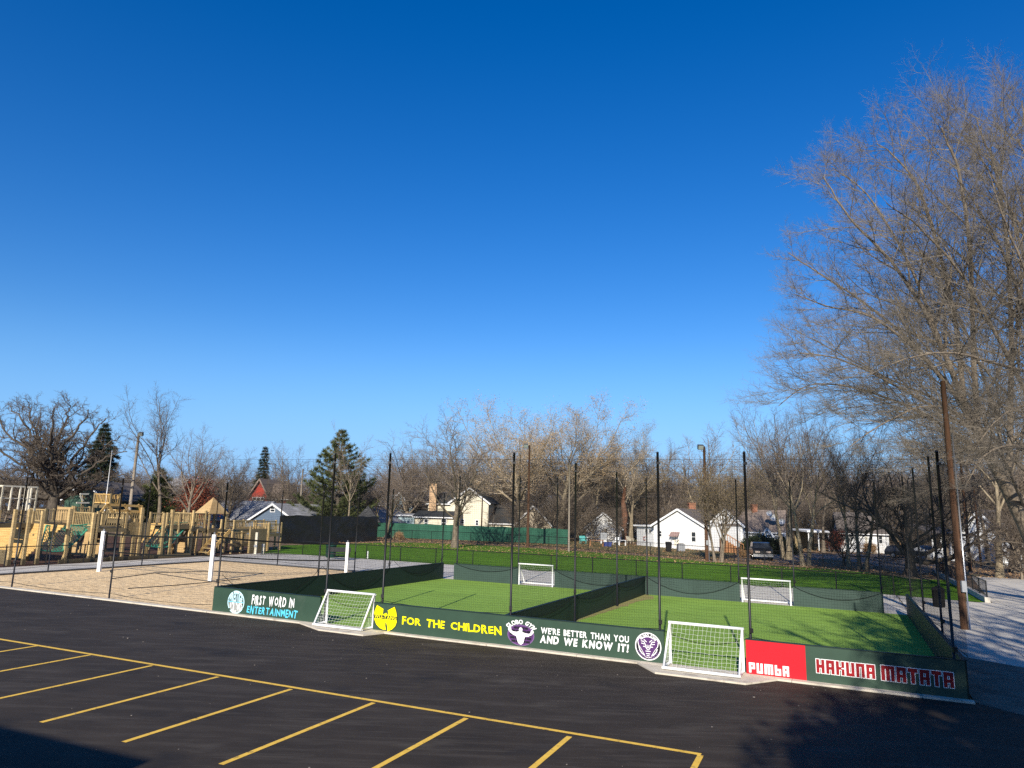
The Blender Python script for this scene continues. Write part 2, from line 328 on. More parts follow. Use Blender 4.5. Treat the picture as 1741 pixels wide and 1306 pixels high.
# parking bay lines (paint on the lot)
def strip(name, a, b, w, dz=.004):
    a = Vector(a); b = Vector(b); d = (b - a).normalized(); r = Vector((-d.y, d.x, 0)) * w / 2
    mb = MB(); P = [a - r, b - r, b + r, a + r]; mb.face([(p.x, p.y, gz(p.x, p.y) + dz) for p in P]); return mb
A = GP(0, 1087); B = GP(1192, 1283); dl = (B - A).normalized()
struct(strip('x', A - dl * 30, B, .12), 'bay_line', M['yellow_paint'])
J = [(157, 1113), (262, 1131), (374, 1150), (498, 1171), (638, 1194), (795, 1220), (970, 1251), (1192, 1283)]
e3 = GP(75, 1227); j4 = GP(374, 1150)
dvec = (GP(210, 1262) - GP(498, 1171))
joints = [GP(*j) for j in J]
step = (joints[5] - joints[2]) / 3
for k in range(-4, 8):
    p = joints[k] if 0 <= k < 8 else joints[0] + step * k
    q = p + dvec * (1.0 if k < 7 else 1.0)
    n_ = dvec.normalized() * .06
    struct(strip('x', p + n_, q, .11), 'bay_line', M['yellow_paint'])

# grit and small pale litter lying on the lot
rg = np.random.RandomState(3); mb = MB()
for k in range(170):
    p_ = FP(rg.uniform(-14, 26), -.6 - 16 * rg.uniform() ** 1.2, 0); r_ = rg.uniform(.006, .02) * (1.6 if rg.uniform() < .06 else 1); a_ = rg.uniform(0, 6.28)
    q_ = [p_ + Vector((math.cos(a_ + b_) * r_ * rg.uniform(.6, 1.3), math.sin(a_ + b_) * r_ * rg.uniform(.6, 1.3), .004)) for b_ in (0, 1.3, 2.6, 3.9, 5.1)]; mb.prism(q_, (0, 0, r_ * .5))
tag(mb.build('grit', M['gravel']), 'pale grit and small stones scattered over the dark parking lot', 'grit', None, 'stuff')
# ------------------------------------------------------------------ lettering helpers
def glyph(ch, bold=.0, shear=0.0):
    """outline of one character of the built-in font as (verts, faces), normalised to its own box"""
    c = bpy.data.curves.new('g', 'FONT'); c.body = ch; c.offset = bold; c.resolution_u = 3; c.fill_mode = 'FRONT'
    o = bpy.data.objects.new('g', c); COL.objects.link(o); dg = bpy.context.evaluated_depsgraph_get()
    me = bpy.data.meshes.new_from_object(o.evaluated_get(dg)); V = [tuple(v.co)[:2] for v in me.vertices]; F = [tuple(p.vertices) for p in me.polygons]
    bpy.data.objects.remove(o); bpy.data.curves.remove(c); bpy.data.meshes.remove(me)
    xs = [v[0] for v in V]; ys = [v[1] for v in V]; x0, x1, y0, y1 = min(xs), max(xs), min(ys), max(ys)
    return [(v[0] - x0, v[1]) for v in V], F, x1 - x0
_gc = {}
def layout(text, bold, gap=.09, space=.42):
    out = []; x = 0
    for ch in text:
        if ch == ' ': x += space + gap; continue
        if (ch, bold) not in _gc: _gc[(ch, bold)] = glyph(ch, bold)
        V, F, w = _gc[(ch, bold)]; out.append((V, F, x, w)); x += w + gap
    return out, x - gap
def board_pt(s, z, lay, t0=-.05): return FP(s, t0 - .003 * lay, z)
def lettering(text, s0, s1, z0, z1, m, parent, name='lettering', bold=.02, jit=0.0, shear=0.0, lay=2, warp=None, seed=1, dz=0.0, gap=.09):
    L, w = layout(text, bold, gap); rd = random.Random(seed); mb = MB(); cap = .69; k = (s1 - s0) / w
    for V, F, x, lw in L:
        a = rd.uniform(-1, 1) * jit; sx = 1 + rd.uniform(-1, 1) * jit * .8; sy = 1 + rd.uniform(-1, 1) * jit * 1.1; oz = rd.uniform(-1, 1) * jit * .25; b = len(mb.v)
        for vx, vy in V:
            ux = (vx - lw / 2) * sx; uy = (vy / cap - .5) * sy
            rx = ux * math.cos(a) - uy * cap * math.sin(a); ry = ux / cap * math.sin(a) + uy * math.cos(a)
            X = x + lw / 2 + rx + shear * (ry + .5) * cap; Z = ry + .5 + oz
            if warp: S, Zz = warp(X / w, Z)
            else: S = s0 + X * k; Zz = z0 + (z1 - z0) * Z + dz * (X / w)
            mb.v.append(tuple(board_pt(S, Zz, lay)))
        mb.f += [tuple(b + i for i in f) for f in F]
    return mb.build(name, m, parent)
RECT = {'A': [(0,0,.37,1),(.63,0,1,1),(.37,.76,.63,1),(.37,.32,.63,.52)], 'H': [(0,0,.37,1),(.63,0,1,1),(.37,.38,.63,.62)],
 'K': [(0,0,.37,1),(.37,.40,.66,.60),(.66,.54,1,1),(.66,0,1,.46)], 'U': [(0,0,.37,1),(.63,0,1,1),(.37,0,.63,.22)], 'N': [(0,0,.37,1),(.63,0,1,1),(.37,.76,.63,1)],
 'M': [(0,0,.27,1),(.365,0,.635,1),(.73,0,1,1),(.27,.78,.365,1),(.635,.78,.73,1)], 'T': [(0,.74,1,1),(.31,0,.69,.74)],
 'P': [(0,0,.37,1),(.63,.36,1,1),(.37,.80,.63,1),(.37,.36,.63,.54)], 'b': [(0,0,.37,1),(.63,0,1,.66),(.37,0,.63,.18),(.37,.48,.63,.66)]}
RW = {'M': 1.4}
def block_text(text, s0, s1, z0, z1, m, parent, lay=2, grow=0.0, gap=.2, space=.5, name='lettering', dz=0.0):
    tot = sum(RW.get(c, 1) + gap if c != ' ' else space for c in text) - gap; k = (s1 - s0) / tot; x = 0; mb = MB(); i = 0
    for c in text:
        if c == ' ': x += space; continue
        w = RW.get(c, 1)
        for (a, b, e, d) in RECT[c]:
            S0 = s0 + (x + a * w) * k - grow; S1 = s0 + (x + e * w) * k + grow; Z0 = z0 + b * (z1 - z0) - grow + dz * x / tot; Z1 = z0 + d * (z1 - z0) + grow + dz * x / tot
            l = lay + i * .06 if grow else lay; i = (i + 1) % 5
            mb.face([board_pt(S0, Z0, l), board_pt(S1, Z0, l), board_pt(S1, Z1, l), board_pt(S0, Z1, l)])
        x += w + gap
    return mb.build(name, m, parent)
def poly(pts, cs, cz, rs, rz_, m, parent, lay, name):   # polygon in unit coordinates on the front of the boards
    mb = MB(); mb.face([board_pt(cs + x * rs, cz + z * rz_, lay) for x, z in pts]); return mb.build(name, m, parent)
def circ(n=40, r=1.0, a0=0, a1=360): return [(r * math.cos(rad(a0 + (a1 - a0) * i / n)), r * math.sin(rad(a0 + (a1 - a0) * i / n))) for i in range(n if a1 - a0 == 360 else n + 1)]
def strokes(lines, w, cs, cz, rs, rz_, m, parent, lay, name):  # painted line work
    mb = MB(); i = 0
    for ln in lines:
        for (a, b) in zip(ln, ln[1:]):
            d = Vector((b[0] - a[0], b[1] - a[1])); 
            if d.length < 1e-6: continue
            d.normalize(); n_ = Vector((-d.y, d.x)) * w / 2; e = d * w * .3; l = lay + .05 * (i % 7); i += 1
            q = [(a[0]-n_.x-e.x, a[1]-n_.y-e.y), (b[0]-n_.x+e.x, b[1]-n_.y+e.y), (b[0]+n_.x+e.x, b[1]+n_.y+e.y), (a[0]+n_.x-e.x, a[1]+n_.y-e.y)]
            mb.face([board_pt(cs + x * rs, cz + z * rz_, l) for x, z in q])
    return mb.build(name, m, parent)
def arc_warp(cs, cz, rs, rz_, a0, a1, th, flip=False):
    def f(x, z):
        a = rad(a0 + (a1 - a0) * x); r = (1 + th * (z if not flip else -(1 - z) - 0)) if not flip else (1 - th * z)
        return cs + rs * r * math.cos(a), cz + rz_ * r * math.sin(a)
    return f
# ------------------------------------------------------------------ boards round the two pitches
BH = .93; G_BOARD = 'green boards round the two pitches'
def board(label, s0, t0, s1, t1, m, cap_m=None):
    c = FP((s0 + s1) / 2, (t0 + t1) / 2); o = thing('perimeter_board', label, 'board', c, 0, G_BOARD)
    mb = MB(); mb.fbox(s0, t0, 0, s1, t1, BH); mb.build('panel', m, o)
    mb = MB()
    if abs(s1 - s0) > abs(t1 - t0): mb.fbox(s0 - .0, t0 - .012, BH, s1 + .0, t1 + .012, BH + .02)
    else: mb.fbox(s0 - .012, t0, BH, s1 + .012, t1, BH + .02)
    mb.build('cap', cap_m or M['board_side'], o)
    return o
b1 = board('green front board lettered FIRST WORD IN ENTERTAINMENT with a round pale blue badge', 0, -.05, 5.18, .05, M['board_green'])
b2 = board('longest green front board, lettered FOR THE CHILDREN in yellow, between the front goals', 7.5, -.05, 17.57, .05, M['board_green'])
b3 = board('front board with a red panel and outlined red HAKUNA MATATA lettering', 19.83, -.05, 25, .05, M['board_green'])
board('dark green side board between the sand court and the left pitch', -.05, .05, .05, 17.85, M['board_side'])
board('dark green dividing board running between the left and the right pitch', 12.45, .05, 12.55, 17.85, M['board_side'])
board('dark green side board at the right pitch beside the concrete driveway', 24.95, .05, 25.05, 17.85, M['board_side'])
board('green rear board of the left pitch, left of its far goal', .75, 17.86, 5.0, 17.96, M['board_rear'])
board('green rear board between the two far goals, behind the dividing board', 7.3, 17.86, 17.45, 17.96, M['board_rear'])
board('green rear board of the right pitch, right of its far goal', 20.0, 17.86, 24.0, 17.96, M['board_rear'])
# board 1: round globe badge and two lines of brush lettering
bd = MB(); bd.face([board_pt(1.19 + x * .30, .455 + z * .30, 1) for x, z in circ(36)]); badge = bd.build('emblem', M['ink_dark'], b1)
def glob(up):
    def f(x, z):
        X = (x * 2 - 1) * .93; hh = math.sqrt(max(0, 1 - X * X)) * .345 + .03
        return 1.19 + X * .345, .455 + (.012 + z * hh if up else -.012 - (1 - z) * hh)
    return f
lettering('PRESTIGE', 0, 1, 0, 1, M['ink_pale'], badge, bold=.035, warp=glob(True), gap=.05, seed=2)
lettering('WORLDWIDE', 0, 1, 0, 1, M['ink_white'], badge, bold=.035, warp=glob(False), gap=.05, seed=3)
strokes([circ(8, 1.0, a, a + 44) for a in (68, 122, 172, 232, 282, 332, 20)], .10, 1.19, .455, .40, .40, M['ink_pale'], badge, 2, 'ring')
strokes([[(-.95, .0), (.95, .0)]], .06, 1.19, .455, .38, .38, M['ink_cyan'], badge, 3, 'equator')
lettering('FIRST WORD IN', 1.97, 4.0, .45, .76, M['ink_white'], b1, bold=.03, jit=.13, shear=.12, seed=5, dz=.03, gap=.17)
lettering('ENTERTAINMENT', 1.77, 4.17, .12, .37, M['ink_cyan'], b1, bold=.025, jit=.11, shear=.10, seed=8, gap=.15)
# board 2: yellow winged emblem, lettering, two purple emblems
WUP = [(-.78,.98),(-.20,.70),(-.22,.55),(-.24,.30),(-.18,.22),(-.14,.30),(.06,.42),(.16,.28),(.19,.16),(.22,.30),(.20,.52),(.16,.62),(.74,.97),(.90,.55),(.99,.10),(.97,-.30),(.86,-.62),(.62,-.88),(.24,-1.10),(.20,-.70),(.10,-.40),(.06,-.32),(.02,-.42),(.02,-.66),(.10,-.98),(-.15,-.99),(-.45,-.88),(-.75,-.62),(-.93,-.25),(-1.0,.10),(-.95,.50)]
WUO = [(x * 1.07, z * 1.07) for x, z in WUP]
em = poly(WUO, 8.0, .475, .475, .40, M['ink_dark'], b2, 1, 'emblem')
poly(WUP, 8.0, .475, .475, .40, M['ink_yellow'], em, 2, 'winged_letter')
poly([(-1.0, -.06), (1.0, -.06), (1.0, .24), (-1.0, .24)], 8.0, .455, .475, .40, M['ink_dark'], em, 3, 'band')
lettering('WU-TANG', 7.55, 8.45, .445, .545, M['ink_yellow'], em, bold=.02, jit=.06, lay=4, seed=4)
lettering('FOR THE CHILDREN', 8.68, 12.40, .34, .57, M['ink_yellow'], b2, bold=.03, jit=.09, seed=11)
gl = poly(circ(40), 13.07, .395, .46, .315, M['ink_lilac'], b2, 1, 'emblem')
poly(circ(40, .93), 13.07, .395, .46, .315, M['ink_purple'], gl, 2, 'globe')
cells = []
for k in (-.62, -.3, .02, .34, .66):
    for (x0, x1) in ((-.86, -.5), (-.46, -.12), (.12, .46), (.5, .86)):
        w = math.sqrt(max(0, 1 - (k + .1) ** 2)) * .93
        if x1 * w > .1 or True: cells.append([(x0 * w, k - .08), (x1 * w, k - .1), (x1 * w, k + .13), (x0 * w, k + .11)])
mb = MB()
for c in cells: mb.face([board_pt(13.07 + x * .46, .395 + z * .315, 3) for x, z in c])
mb.build('globe_cells', M['ink_black'], gl)
MAN = [(0,.74),(.10,.68),(.13,.52),(.09,.36),(.22,.26),(.40,.22),(.62,.20),(.72,.30),(.76,.52),(.86,.58),(.97,.44),(.92,.28),(.80,.10),(.55,-.08),(.32,-.12),(.26,-.40),(.20,-.72),(.05,-.90),(-.10,-.84),(-.20,-.66),(-.27,-.40),(-.33,-.12),(-.55,-.04),(-.80,.18),(-.95,.42),(-.93,.62),(-.80,.70),(-.72,.60),(-.70,.38),(-.55,.28),(-.30,.28),(-.12,.36),(-.14,.52),(-.10,.68)]
poly(MAN, 13.07, .395, .46, .315, M['ink_white'], gl, 4, 'strongman')
lettering('GLOBO GYM', 0, 1, 0, 1, M['ink_white'], gl, bold=.04, warp=arc_warp(13.07, .42, .45, .31, 150, 30, .38), gap=.05)
lettering("WE'RE BETTER THAN YOU", 13.75, 16.54, .52, .69, M['ink_white'], b2, bold=.03, gap=.10)
lettering('AND WE KNOW IT!', 13.72, 16.52, .25, .455, M['ink_white'], b2, bold=.045, shear=.12, gap=.12)
for nm, ln in (('serif', [[(13.75 + 2.79 * k / 20, .525) for k in range(2)]]),): pass
cb = poly(circ(44), 17.11, .47, .385, .385, M['ink_white'], b2, 1, 'emblem')
poly(circ(44, .92), 17.11, .47, .385, .385, M['ink_black'], cb, 2, 'disc')
strokes([circ(30, .70)], .07, 17.11, .47, .385, .385, M['ink_white'], cb, 3, 'inner_ring')
HOOD = [(0,.68),(.38,.60),(.66,.55),(.76,.36),(.70,.05),(.45,-.30),(.26,-.62),(.22,-.74),(0,-.78),(-.22,-.74),(-.26,-.62),(-.45,-.30),(-.70,.05),(-.76,.36),(-.66,.55),(-.38,.60)]
poly([(x * 1.08, z * 1.06) for x, z in HOOD], 17.11, .47, .385, .385, M['ink_white'], cb, 4, 'hood_edge')
poly(HOOD, 17.11, .47, .385, .385, M['ink_purple'], cb, 5, 'hood')
strokes([[(-.52,.36),(-.32,.34),(-.22,.16),(-.16,-.08),(-.04,-.24)],[(.52,.36),(.32,.34),(.22,.16),(.16,-.08),(.04,-.24)],[(-.5,.2),(-.3,.16)],[(.5,.2),(.3,.16)],[(-.3,.48),(-.12,.32)],[(.3,.48),(.12,.32)],[(-.36,-.02),(-.2,-.02)],[(.36,-.02),(.2,-.02)],[(-.18,-.34),(.18,-.34)],[(-.14,-.52),(.14,-.52)],[(-.09,-.66),(.09,-.66)],[(-.08,.1),(-.05,-.1)],[(.08,.1),(.05,-.1)]], .055, 17.11, .47, .385, .385, M['ink_white'], cb, 6, 'face_lines')
lettering('GLOBO GYM', 0, 1, 0, 1, M['ink_white'], cb, bold=.045, lay=7, warp=arc_warp(17.11, .47, .26, .26, 140, 40, .30), gap=.07)
lettering('PURPLE COBRAS', 0, 1, 0, 1, M['ink_lilac'], cb, bold=.02, lay=7, warp=arc_warp(17.11, .47, .345, .345, 205, 335, .19, True), gap=.10)
# board 3: red panel with block letters, outlined lettering
rp = MB(); rp.face([board_pt(19.834, .004, 1), board_pt(21.355, .004, 1), board_pt(21.355, .925, 1), board_pt(19.834, .925, 1)]); red = rp.build('red_panel', M['red_panel'], b3)
block_text('PUMbA', 19.90, 20.925, .085, .345, M['ink_white'], red, gap=.28)
hk = block_text('HAKUNA', 21.61, 22.995, .275, .615, M['ink_white'], b3, grow=.016, lay=1.2, name='lettering_outline')
block_text('HAKUNA', 21.61, 22.995, .275, .615, M['ink_red'], hk, lay=3)
hk = block_text('MATATA', 23.14, 24.73, .268, .63, M['ink_white'], b3, grow=.016, lay=1.2, name='lettering_outline')
block_text('MATATA', 23.14, 24.73, .268, .63, M['ink_red'], hk, lay=3)
# ------------------------------------------------------------------ goals
def goal(label, s0, s1, tm, td, zb, group):
    c = FP((s0 + s1) / 2, tm); o = thing('soccer_goal', label, 'goal', c, 0, group); H = 1.185; r = .042; sg = 1 if td > tm else -1
    mb = MB(); mb.tube([FP(s0, tm, zb), FP(s0, tm, H - r)], r, 8); mb.build('upright', M['white_metal'], o, True)
    mb = MB(); mb.tube([FP(s1, tm, zb), FP(s1, tm, H - r)], r, 8); mb.build('upright', M['white_metal'], o, True)
    mb = MB(); mb.tube([FP(s0 - r, tm, H), FP(s1 + r, tm, H)], r, 8); mb.build('crossbar', M['white_metal'], o, True)
    mb = MB(); mb.tube([FP(s0 - r, td, zb + r), FP(s1 + r, td, zb + r)], r, 8); mb.build('rear_bar', M['white_metal'], o, True)
    for s in (s0, s1):
        mb = MB(); mb.tube([FP(s, tm, zb + r), FP(s, td, zb + r)], r * .9, 8); mb.build('side_bar', M['white_metal'], o, True)
        mb = MB(); mb.tube([FP(s, tm + .04 * sg, H - .02), FP(s, td, zb + r)], r * .8, 8); mb.build('stay', M['white_metal'], o, True)
    rd = random.Random(int(s0 * 10)); mb = MB(); na, nb_ = 17, 11; G = []
    for j in range(nb_ + 1):
        row = []
        for i in range(na + 1):
            e = j / nb_; sag = .10 * math.sin(math.pi * e) * (.4 + .6 * math.sin(math.pi * i / na)); w = .014 if 0 < i < na and 0 < j < nb_ else 0
            row.append(FP(s0 + (s1 - s0) * i / na + rd.uniform(-w, w), tm + (td - tm) * (e + .03) / 1.03 + sag * sg * .6, (H - .03) * (1 - e) + zb * e + .03 * e - sag * .5 + rd.uniform(-w, w)))
        G.append(row)
    for row in G: mb.tube(row, .0034, 3, False)
    for i in range(na + 1): mb.tube([G[j][i] for j in range(nb_ + 1)], .0034, 3, False)
    for s in (s0, s1):
        for k in range(1, 8):
            e = k / 8; mb.tube([FP(s, tm, (H - zb) * (1 - e) + zb), FP(s, tm + (td - tm) * e, (H - zb) * (1 - e) + zb)], .0034, 3, False)
            mb.tube([FP(s, tm + (td - tm) * e, zb + .03), FP(s, tm + (td - tm) * e, (H - zb) * (1 - e) + zb)], .0034, 3, False)
    mb.build('net', M['net_white'], o); return o
GG = 'small white soccer goals'
goal('white soccer goal in the front gap between the FIRST WORD and FOR THE CHILDREN boards', 5.42, 7.42, .06, -.62, .055, GG)
goal('nearest white soccer goal, on a concrete pad left of the red panel', 17.73, 19.74, .06, -.85, .055, GG)
goal('far white soccer goal in the rear gap of the left pitch', 5.12, 7.2, 17.8, 18.6, .01, GG)
goal('far white soccer goal in the rear gap of the right pitch', 17.58, 19.88, 17.8, 18.6, .01, GG)
for a, b, c_ in ((5.12, 7.2, 'left'), (17.58, 19.88, 'right')):
    pass
# ------------------------------------------------------------------ net posts and nets
G_POST = 'tall black net posts'
def post(s, t, h, label, r=.038):
    p = FP(s, t); o = thing('net_post', label, 'post', p, 0, G_POST)
    mb = MB(); mb.tube([p + Vector((0, 0, -.05)), p + Vector((0, 0, h))], r, 8); mb.build('pole', M['black_metal'], o, True)
    mb = MB(); mb.tube([p + Vector((0, 0, h)), p + Vector((0, 0, h + .04))], [r * 1.2, r * .7], 8); mb.build('cap', M['black_metal'], o)
    mb = MB(); mb.tube([p + Vector((0, 0, .0)), p + Vector((0, 0, .02))], r * 2.2, 8)
    mb.box(p.x - .05, p.y - .09, p.z + h - .35, p.x + .05, p.y - r * .9, p.z + h - .28); mb.box(p.x - .05, p.y - .09, p.z + 1.1, p.x + .05, p.y - r * .9, p.z + 1.22); mb.build('fittings', M['black_metal'], o)
    return o
FT = .13
for s, lb in ((.0, 'short black net post at the corner of the sand court and the front board'), (5.27, 'tall black net post on the left side of the left front goal'), (7.72, 'tall black net post beside the yellow winged emblem'), (12.62, 'tall black net post on the front board above the purple globe emblem'), (17.42, 'tall black net post left of the nearest goal'), (19.95, 'tall black net post between the nearest goal and the red panel'), (24.8, 'tall black net post at the right end of the HAKUNA MATATA board')):
    post(s, FT, 4.95 if s == 0 else 6.1, lb)
for t, lb in ((6.3, 'first'), (12.2, 'second'), (17.9, 'third')): post(-.13, t, 5.15, lb + ' black net post along the board beside the sand court')
for t, lb in ((6.1, 'first'), (12.0, 'second'), (17.75, 'third')): post(12.68, t, 6.2, lb + ' tall black net post along the dividing board')
for t, lb in ((6, 'first'), (12, 'second'), (17.9, 'third')): post(25.17, t, 6.45, lb + ' tall black net post along the right side board')
for s, lb in ((.85, 'left gate'), (4.95, 'left side of the far left goal'), (7.35, 'right side of the far left goal'), (17.4, 'left side of the far right goal'), (20.06, 'right side of the far right goal'), (23.95, 'right gate')): post(s, 18.06, 6.2, 'tall black net post, rear board, ' + lb)
for s, t, lb in ((-5.95, -.0, 'nearest on the lot side, in front of the sand'), (-12.55, -.0, 'second along the lot side of the sand court'), (-18.9, 5.8, 'first on the path side of the sand court'), (-18.9, 11.9, 'second on the path side of the sand court'), (-18.8, 17.6, 'far left corner of the sand court'), (-12.95, 17.75, 'left on the plaza side of the sand court'), (-6.55, 17.8, 'right on the plaza side of the sand court'), (-24.0, .0, 'last along the lot side of the sand court')):
    post(s, t, 5.05, 'slim black net post, ' + lb, .036)
def net(label, A, B, stops, h, zb, sag, sp=.07, r=.0017, side=0.0, seed=1):
    """A, B pitch-frame ends; stops = fractions where posts carry it; hangs to zb(fraction) with a sag between the posts"""
    A = Vector((*A, 0)); B = Vector((*B, 0)); Ln = (B - A).length; rd = random.Random(seed)
    q = lambda e, z, o_=0.0: FP(A.x + (B.x - A.x) * e, A.y + (B.y - A.y) * e, z)
    o = thing('sports_net', label, 'net', q(.5, 0), 0, 'black nets hung between posts')
    sgs = [(stops[i], stops[i + 1], sag[i % len(sag)]) for i in range(len(stops) - 1)]
    def low(e):
        for a, b, g in sgs:
            if a <= e <= b + 1e-6: u = (e - a) / (b - a); return zb - g * 4 * u * (1 - u)
        return zb
    mb = MB(); n = int(Ln / sp)
    for i in range(n + 1): e = i / n; mb.tube([q(e, low(e)), q(e, h)], r, 3, False)
    k = int((h - zb) / sp)
    for j in range(k + 1):
        z = zb + (h - zb) * j / k
        for a, b, g in sgs:
            tt = 0 if z > zb + 1.2 else (1 - (z - zb) / 1.2)
            mb.tube([q(a + (b - a) * m_ / 8, z - g * .92 * 4 * (m_ / 8) * (1 - m_ / 8) * tt ** 1.5) for m_ in range(9)] if tt > 0 else [q(a, z), q(b, z)], r, 3, False)
    mb.build('mesh', M['net_black'], o)
    mb = MB()
    for a, b, g in sgs: mb.tube([q(a + (b - a) * m_ / 12, low(a + (b - a) * m_ / 12)) for m_ in range(13)], .010, 5, False)
    mb.build('bottom_rope', M['net_black'], o)
    mb = MB(); mb.tube([q(0, h), q(1, h)], .004, 4, False); mb.build('top_cable', M['black_metal'], o)
    return o
net('black net above the front board of the left pitch', (.1, .15), (12.6, .15), [0, .415, .61, 1], 5.9, 1.0, [.12, .32, .10], seed=1)
net('black net above the front board of the right pitch', (12.65, .15), (24.8, .15), [0, .394, .60, 1], 5.9, .97, [.10, .30, .10], seed=2)
net('black net above the board between sand court and left pitch', (.1, .2), (.1, 17.8), [0, .345, .68, 1], 5.0, 1.38, [1.15, 1.2, .9], seed=3)
net('black net along the dividing board between the two pitches', (12.62, .3), (12.62, 17.7), [0, .335, .67, 1], 5.9, .96, [.35, .3, .3], seed=4)
net('black net above the right side board next to the driveway', (25.12, .3), (25.12, 17.8), [0, .33, .665, 1], 5.9, 1.0, [.10, .12, .1], seed=5)
net('black net behind the left pitch over its far goal', (.85, 17.83), (12.5, 17.83), [0, .355, .557, 1], 5.9, .95, [.35, .12, .65], seed=6)
net('black net behind the right pitch over its far goal', (12.6, 17.83), (24.0, 17.83), [0, .42, .653, 1], 5.9, .95, [.72, .12, .5], seed=7)
net('thin black net along the lot side of the sand court', (-24, .0), (-.1, .0), [0, .477, .755, 1], 4.9, .25, [.1, .1, .1], sp=.12, r=.0011, seed=8)
net('thin black net along the plaza side of the sand court', (-18.7, 17.68), (-.2, 17.68), [0, .315, .66, 1], 4.9, .3, [.1, .1, .1], sp=.12, r=.0011, seed=9)
net('thin black net along the path side of the sand court', (-18.9, .2), (-18.9, 17.6), [0, .33, .67, 1], 4.9, .3, [.1, .1, .1], sp=.12, r=.0011, seed=10)
# loose curtain of net gathered at the far right corner
o = thing('gathered_net', 'gathered black net curtain hanging at the far right corner of the right pitch', 'net', FP(24.6, 18.1)); mb = MB(); rd = random.Random(3)
for k in range(70):
    e = k / 69; s = 23.95 + 1.2 * e; t = 18.05 + .16 * math.sin(e * 40) + rd.uniform(-.03, .03)
    mb.tube([FP(s, t, .5 + .5 * rd.random()), FP(s + rd.uniform(-.03, .03), t, 3), FP(s, t, 5.9)], .004, 3, False)
for k in range(36):
    z = .9 + 5 * k / 36; mb.tube([FP(23.95 + 1.2 * m_ / 12, 18.05 + .16 * math.sin(m_ / 12 * 40), z) for m_ in range(13)], .003, 3, False)
mb.build('mesh', M['net_black'], o)
# ------------------------------------------------------------------ volleyball poles and nets
def vpole(px, py, top, label):
    p = GP(px, py); h = hgt(p, top); o = thing('volleyball_pole', label, 'pole', p, 0, 'white volleyball poles')
    mb = MB(); mb.box(p.x - .09, p.y - .09, p.z - .1, p.x + .09, p.y + .09, p.z + h); mb.build('padding', M['white_metal'], o)
    mb = MB(); mb.tube([p + Vector((0, 0, h)), p + Vector((0, 0, h + .12))], .045, 8); mb.build('top_cap', M['steel'], o); return p, h
pL, hL = vpole(168, 972, 903, 'white volleyball pole nearest the playground path, leftmost of the three')
pM, hM = vpole(357, 988, 909, 'white volleyball pole in the middle of the sand, second of the three')
pR, hR = vpole(588, 975, 922, 'white volleyball pole at the right of the sand near the green board, third')
def vnet(a, ha, b, hb, label):
    o = thing('volleyball_net', label, 'net', (a + b) / 2, 0, 'black volleyball nets'); Z = Vector((0, 0, 1))
    P = lambda e, d: a.lerp(b, e) + Z * ((ha * (1 - e) + hb * e) - .08 - d - .10 * 4 * e * (1 - e))
    for nm, d0, d1 in (('top_tape', 0, .09), ('bottom_tape', 1.0, 1.07)):
        mb = MB()
        for k in range(10): e0, e1 = k / 10, (k + 1) / 10; mb.beam(P(e0, (d0 + d1) / 2), P(e1, (d0 + d1) / 2), .012, d1 - d0)
        mb.build(nm, M['net_black'], o)
    mb = MB()
    for k in range(91): e = k / 90; mb.tube([P(e, .09), P(e, 1.0)], .003, 3, False)
    for k in range(1, 9): mb.tube([P(m_ / 8, .09 + .91 * k / 9) for m_ in range(9)], .004, 3, False)
    mb.build('mesh', M['net_black'], o)
vnet(pL, hL, pM, hM, 'black volleyball net between the left and middle white poles')
vnet(pM, hM, pR, hR, 'black volleyball net between the middle and right white poles')
mb = MB(); rd = random.Random(2)
for pts in (((215, 1002), (300, 996), (365, 990), (420, 984)), ((190, 985), (262, 975), (360, 972), (470, 977)), ((262, 975), (330, 986), (420, 998)), ((375, 1001), (460, 992), (545, 983))):
    q = [GP(*p) + Vector((0, 0, .03)) for p in pts]; Q = []
    for a, b in zip(q, q[1:]): Q += [a.lerp(b, e / 5) + Vector((rd.uniform(-.05, .05), rd.uniform(-.05, .05), 0)) for e in range(5)]
    mb.tube(Q, .025, 5, False)
tag(mb.build('court_rope', M['trim_dark']), 'dark boundary ropes lying on the sand court', 'rope')
# ------------------------------------------------------------------ low fences, tarp, screens
Z3 = Vector((0, 0, 1))
def on_ground(p, z=0.0): return Vector((p[0], p[1], gz(p[0], p[1]) + z))
def link_fence(label, pts, h, sp, msp=.13, r=.0032, name='chain_link_fence', pr=.036):
    pts = [on_ground(p) for p in pts]; o = thing(name, label, 'fence', pts[len(pts) // 2])
    mr, mm = MB(), MB()
    for a, b in zip(pts, pts[1:]):
        L_ = (b - a).length; n = max(1, round(L_ / sp))
        for i in range(n + (b is pts[-1])):
            p = a.lerp(b, i / n); mb = MB(); mb.tube([p - Z3 * .05, p + Z3 * (h + .04)], pr, 6); mb.build('post', M['black_metal'], o)
        mr.tube([a + Z3 * h, b + Z3 * h], pr * .8, 5, False); mr.tube([a + Z3 * .06, b + Z3 * .06], .008, 3, False)
        k = int(L_ / msp)
        for i in range(-int(h / msp), k):
            e0 = max(0, i * msp / L_); z0 = max(0, -i * msp); e1 = min(1, (i * msp + h) / L_); z1 = min(h, L_ - i * msp)
            mm.tube([a.lerp(b, e0) + Z3 * z0, a.lerp(b, e1) + Z3 * z1], r, 3, False)
            mm.tube([a.lerp(b, e0) + Z3 * (h - z0), a.lerp(b, e1) + Z3 * (h - z1)], r, 3, False)
    mr.build('top_rail', M['black_metal'], o); mm.build('mesh', M['black_metal'], o); return o
link_fence('low black chain link fence along the near edge of the grass field', [FP(-19, 27.4), FP(0, 28.0), FP(25, 28.1)], 1.12, 3.0)
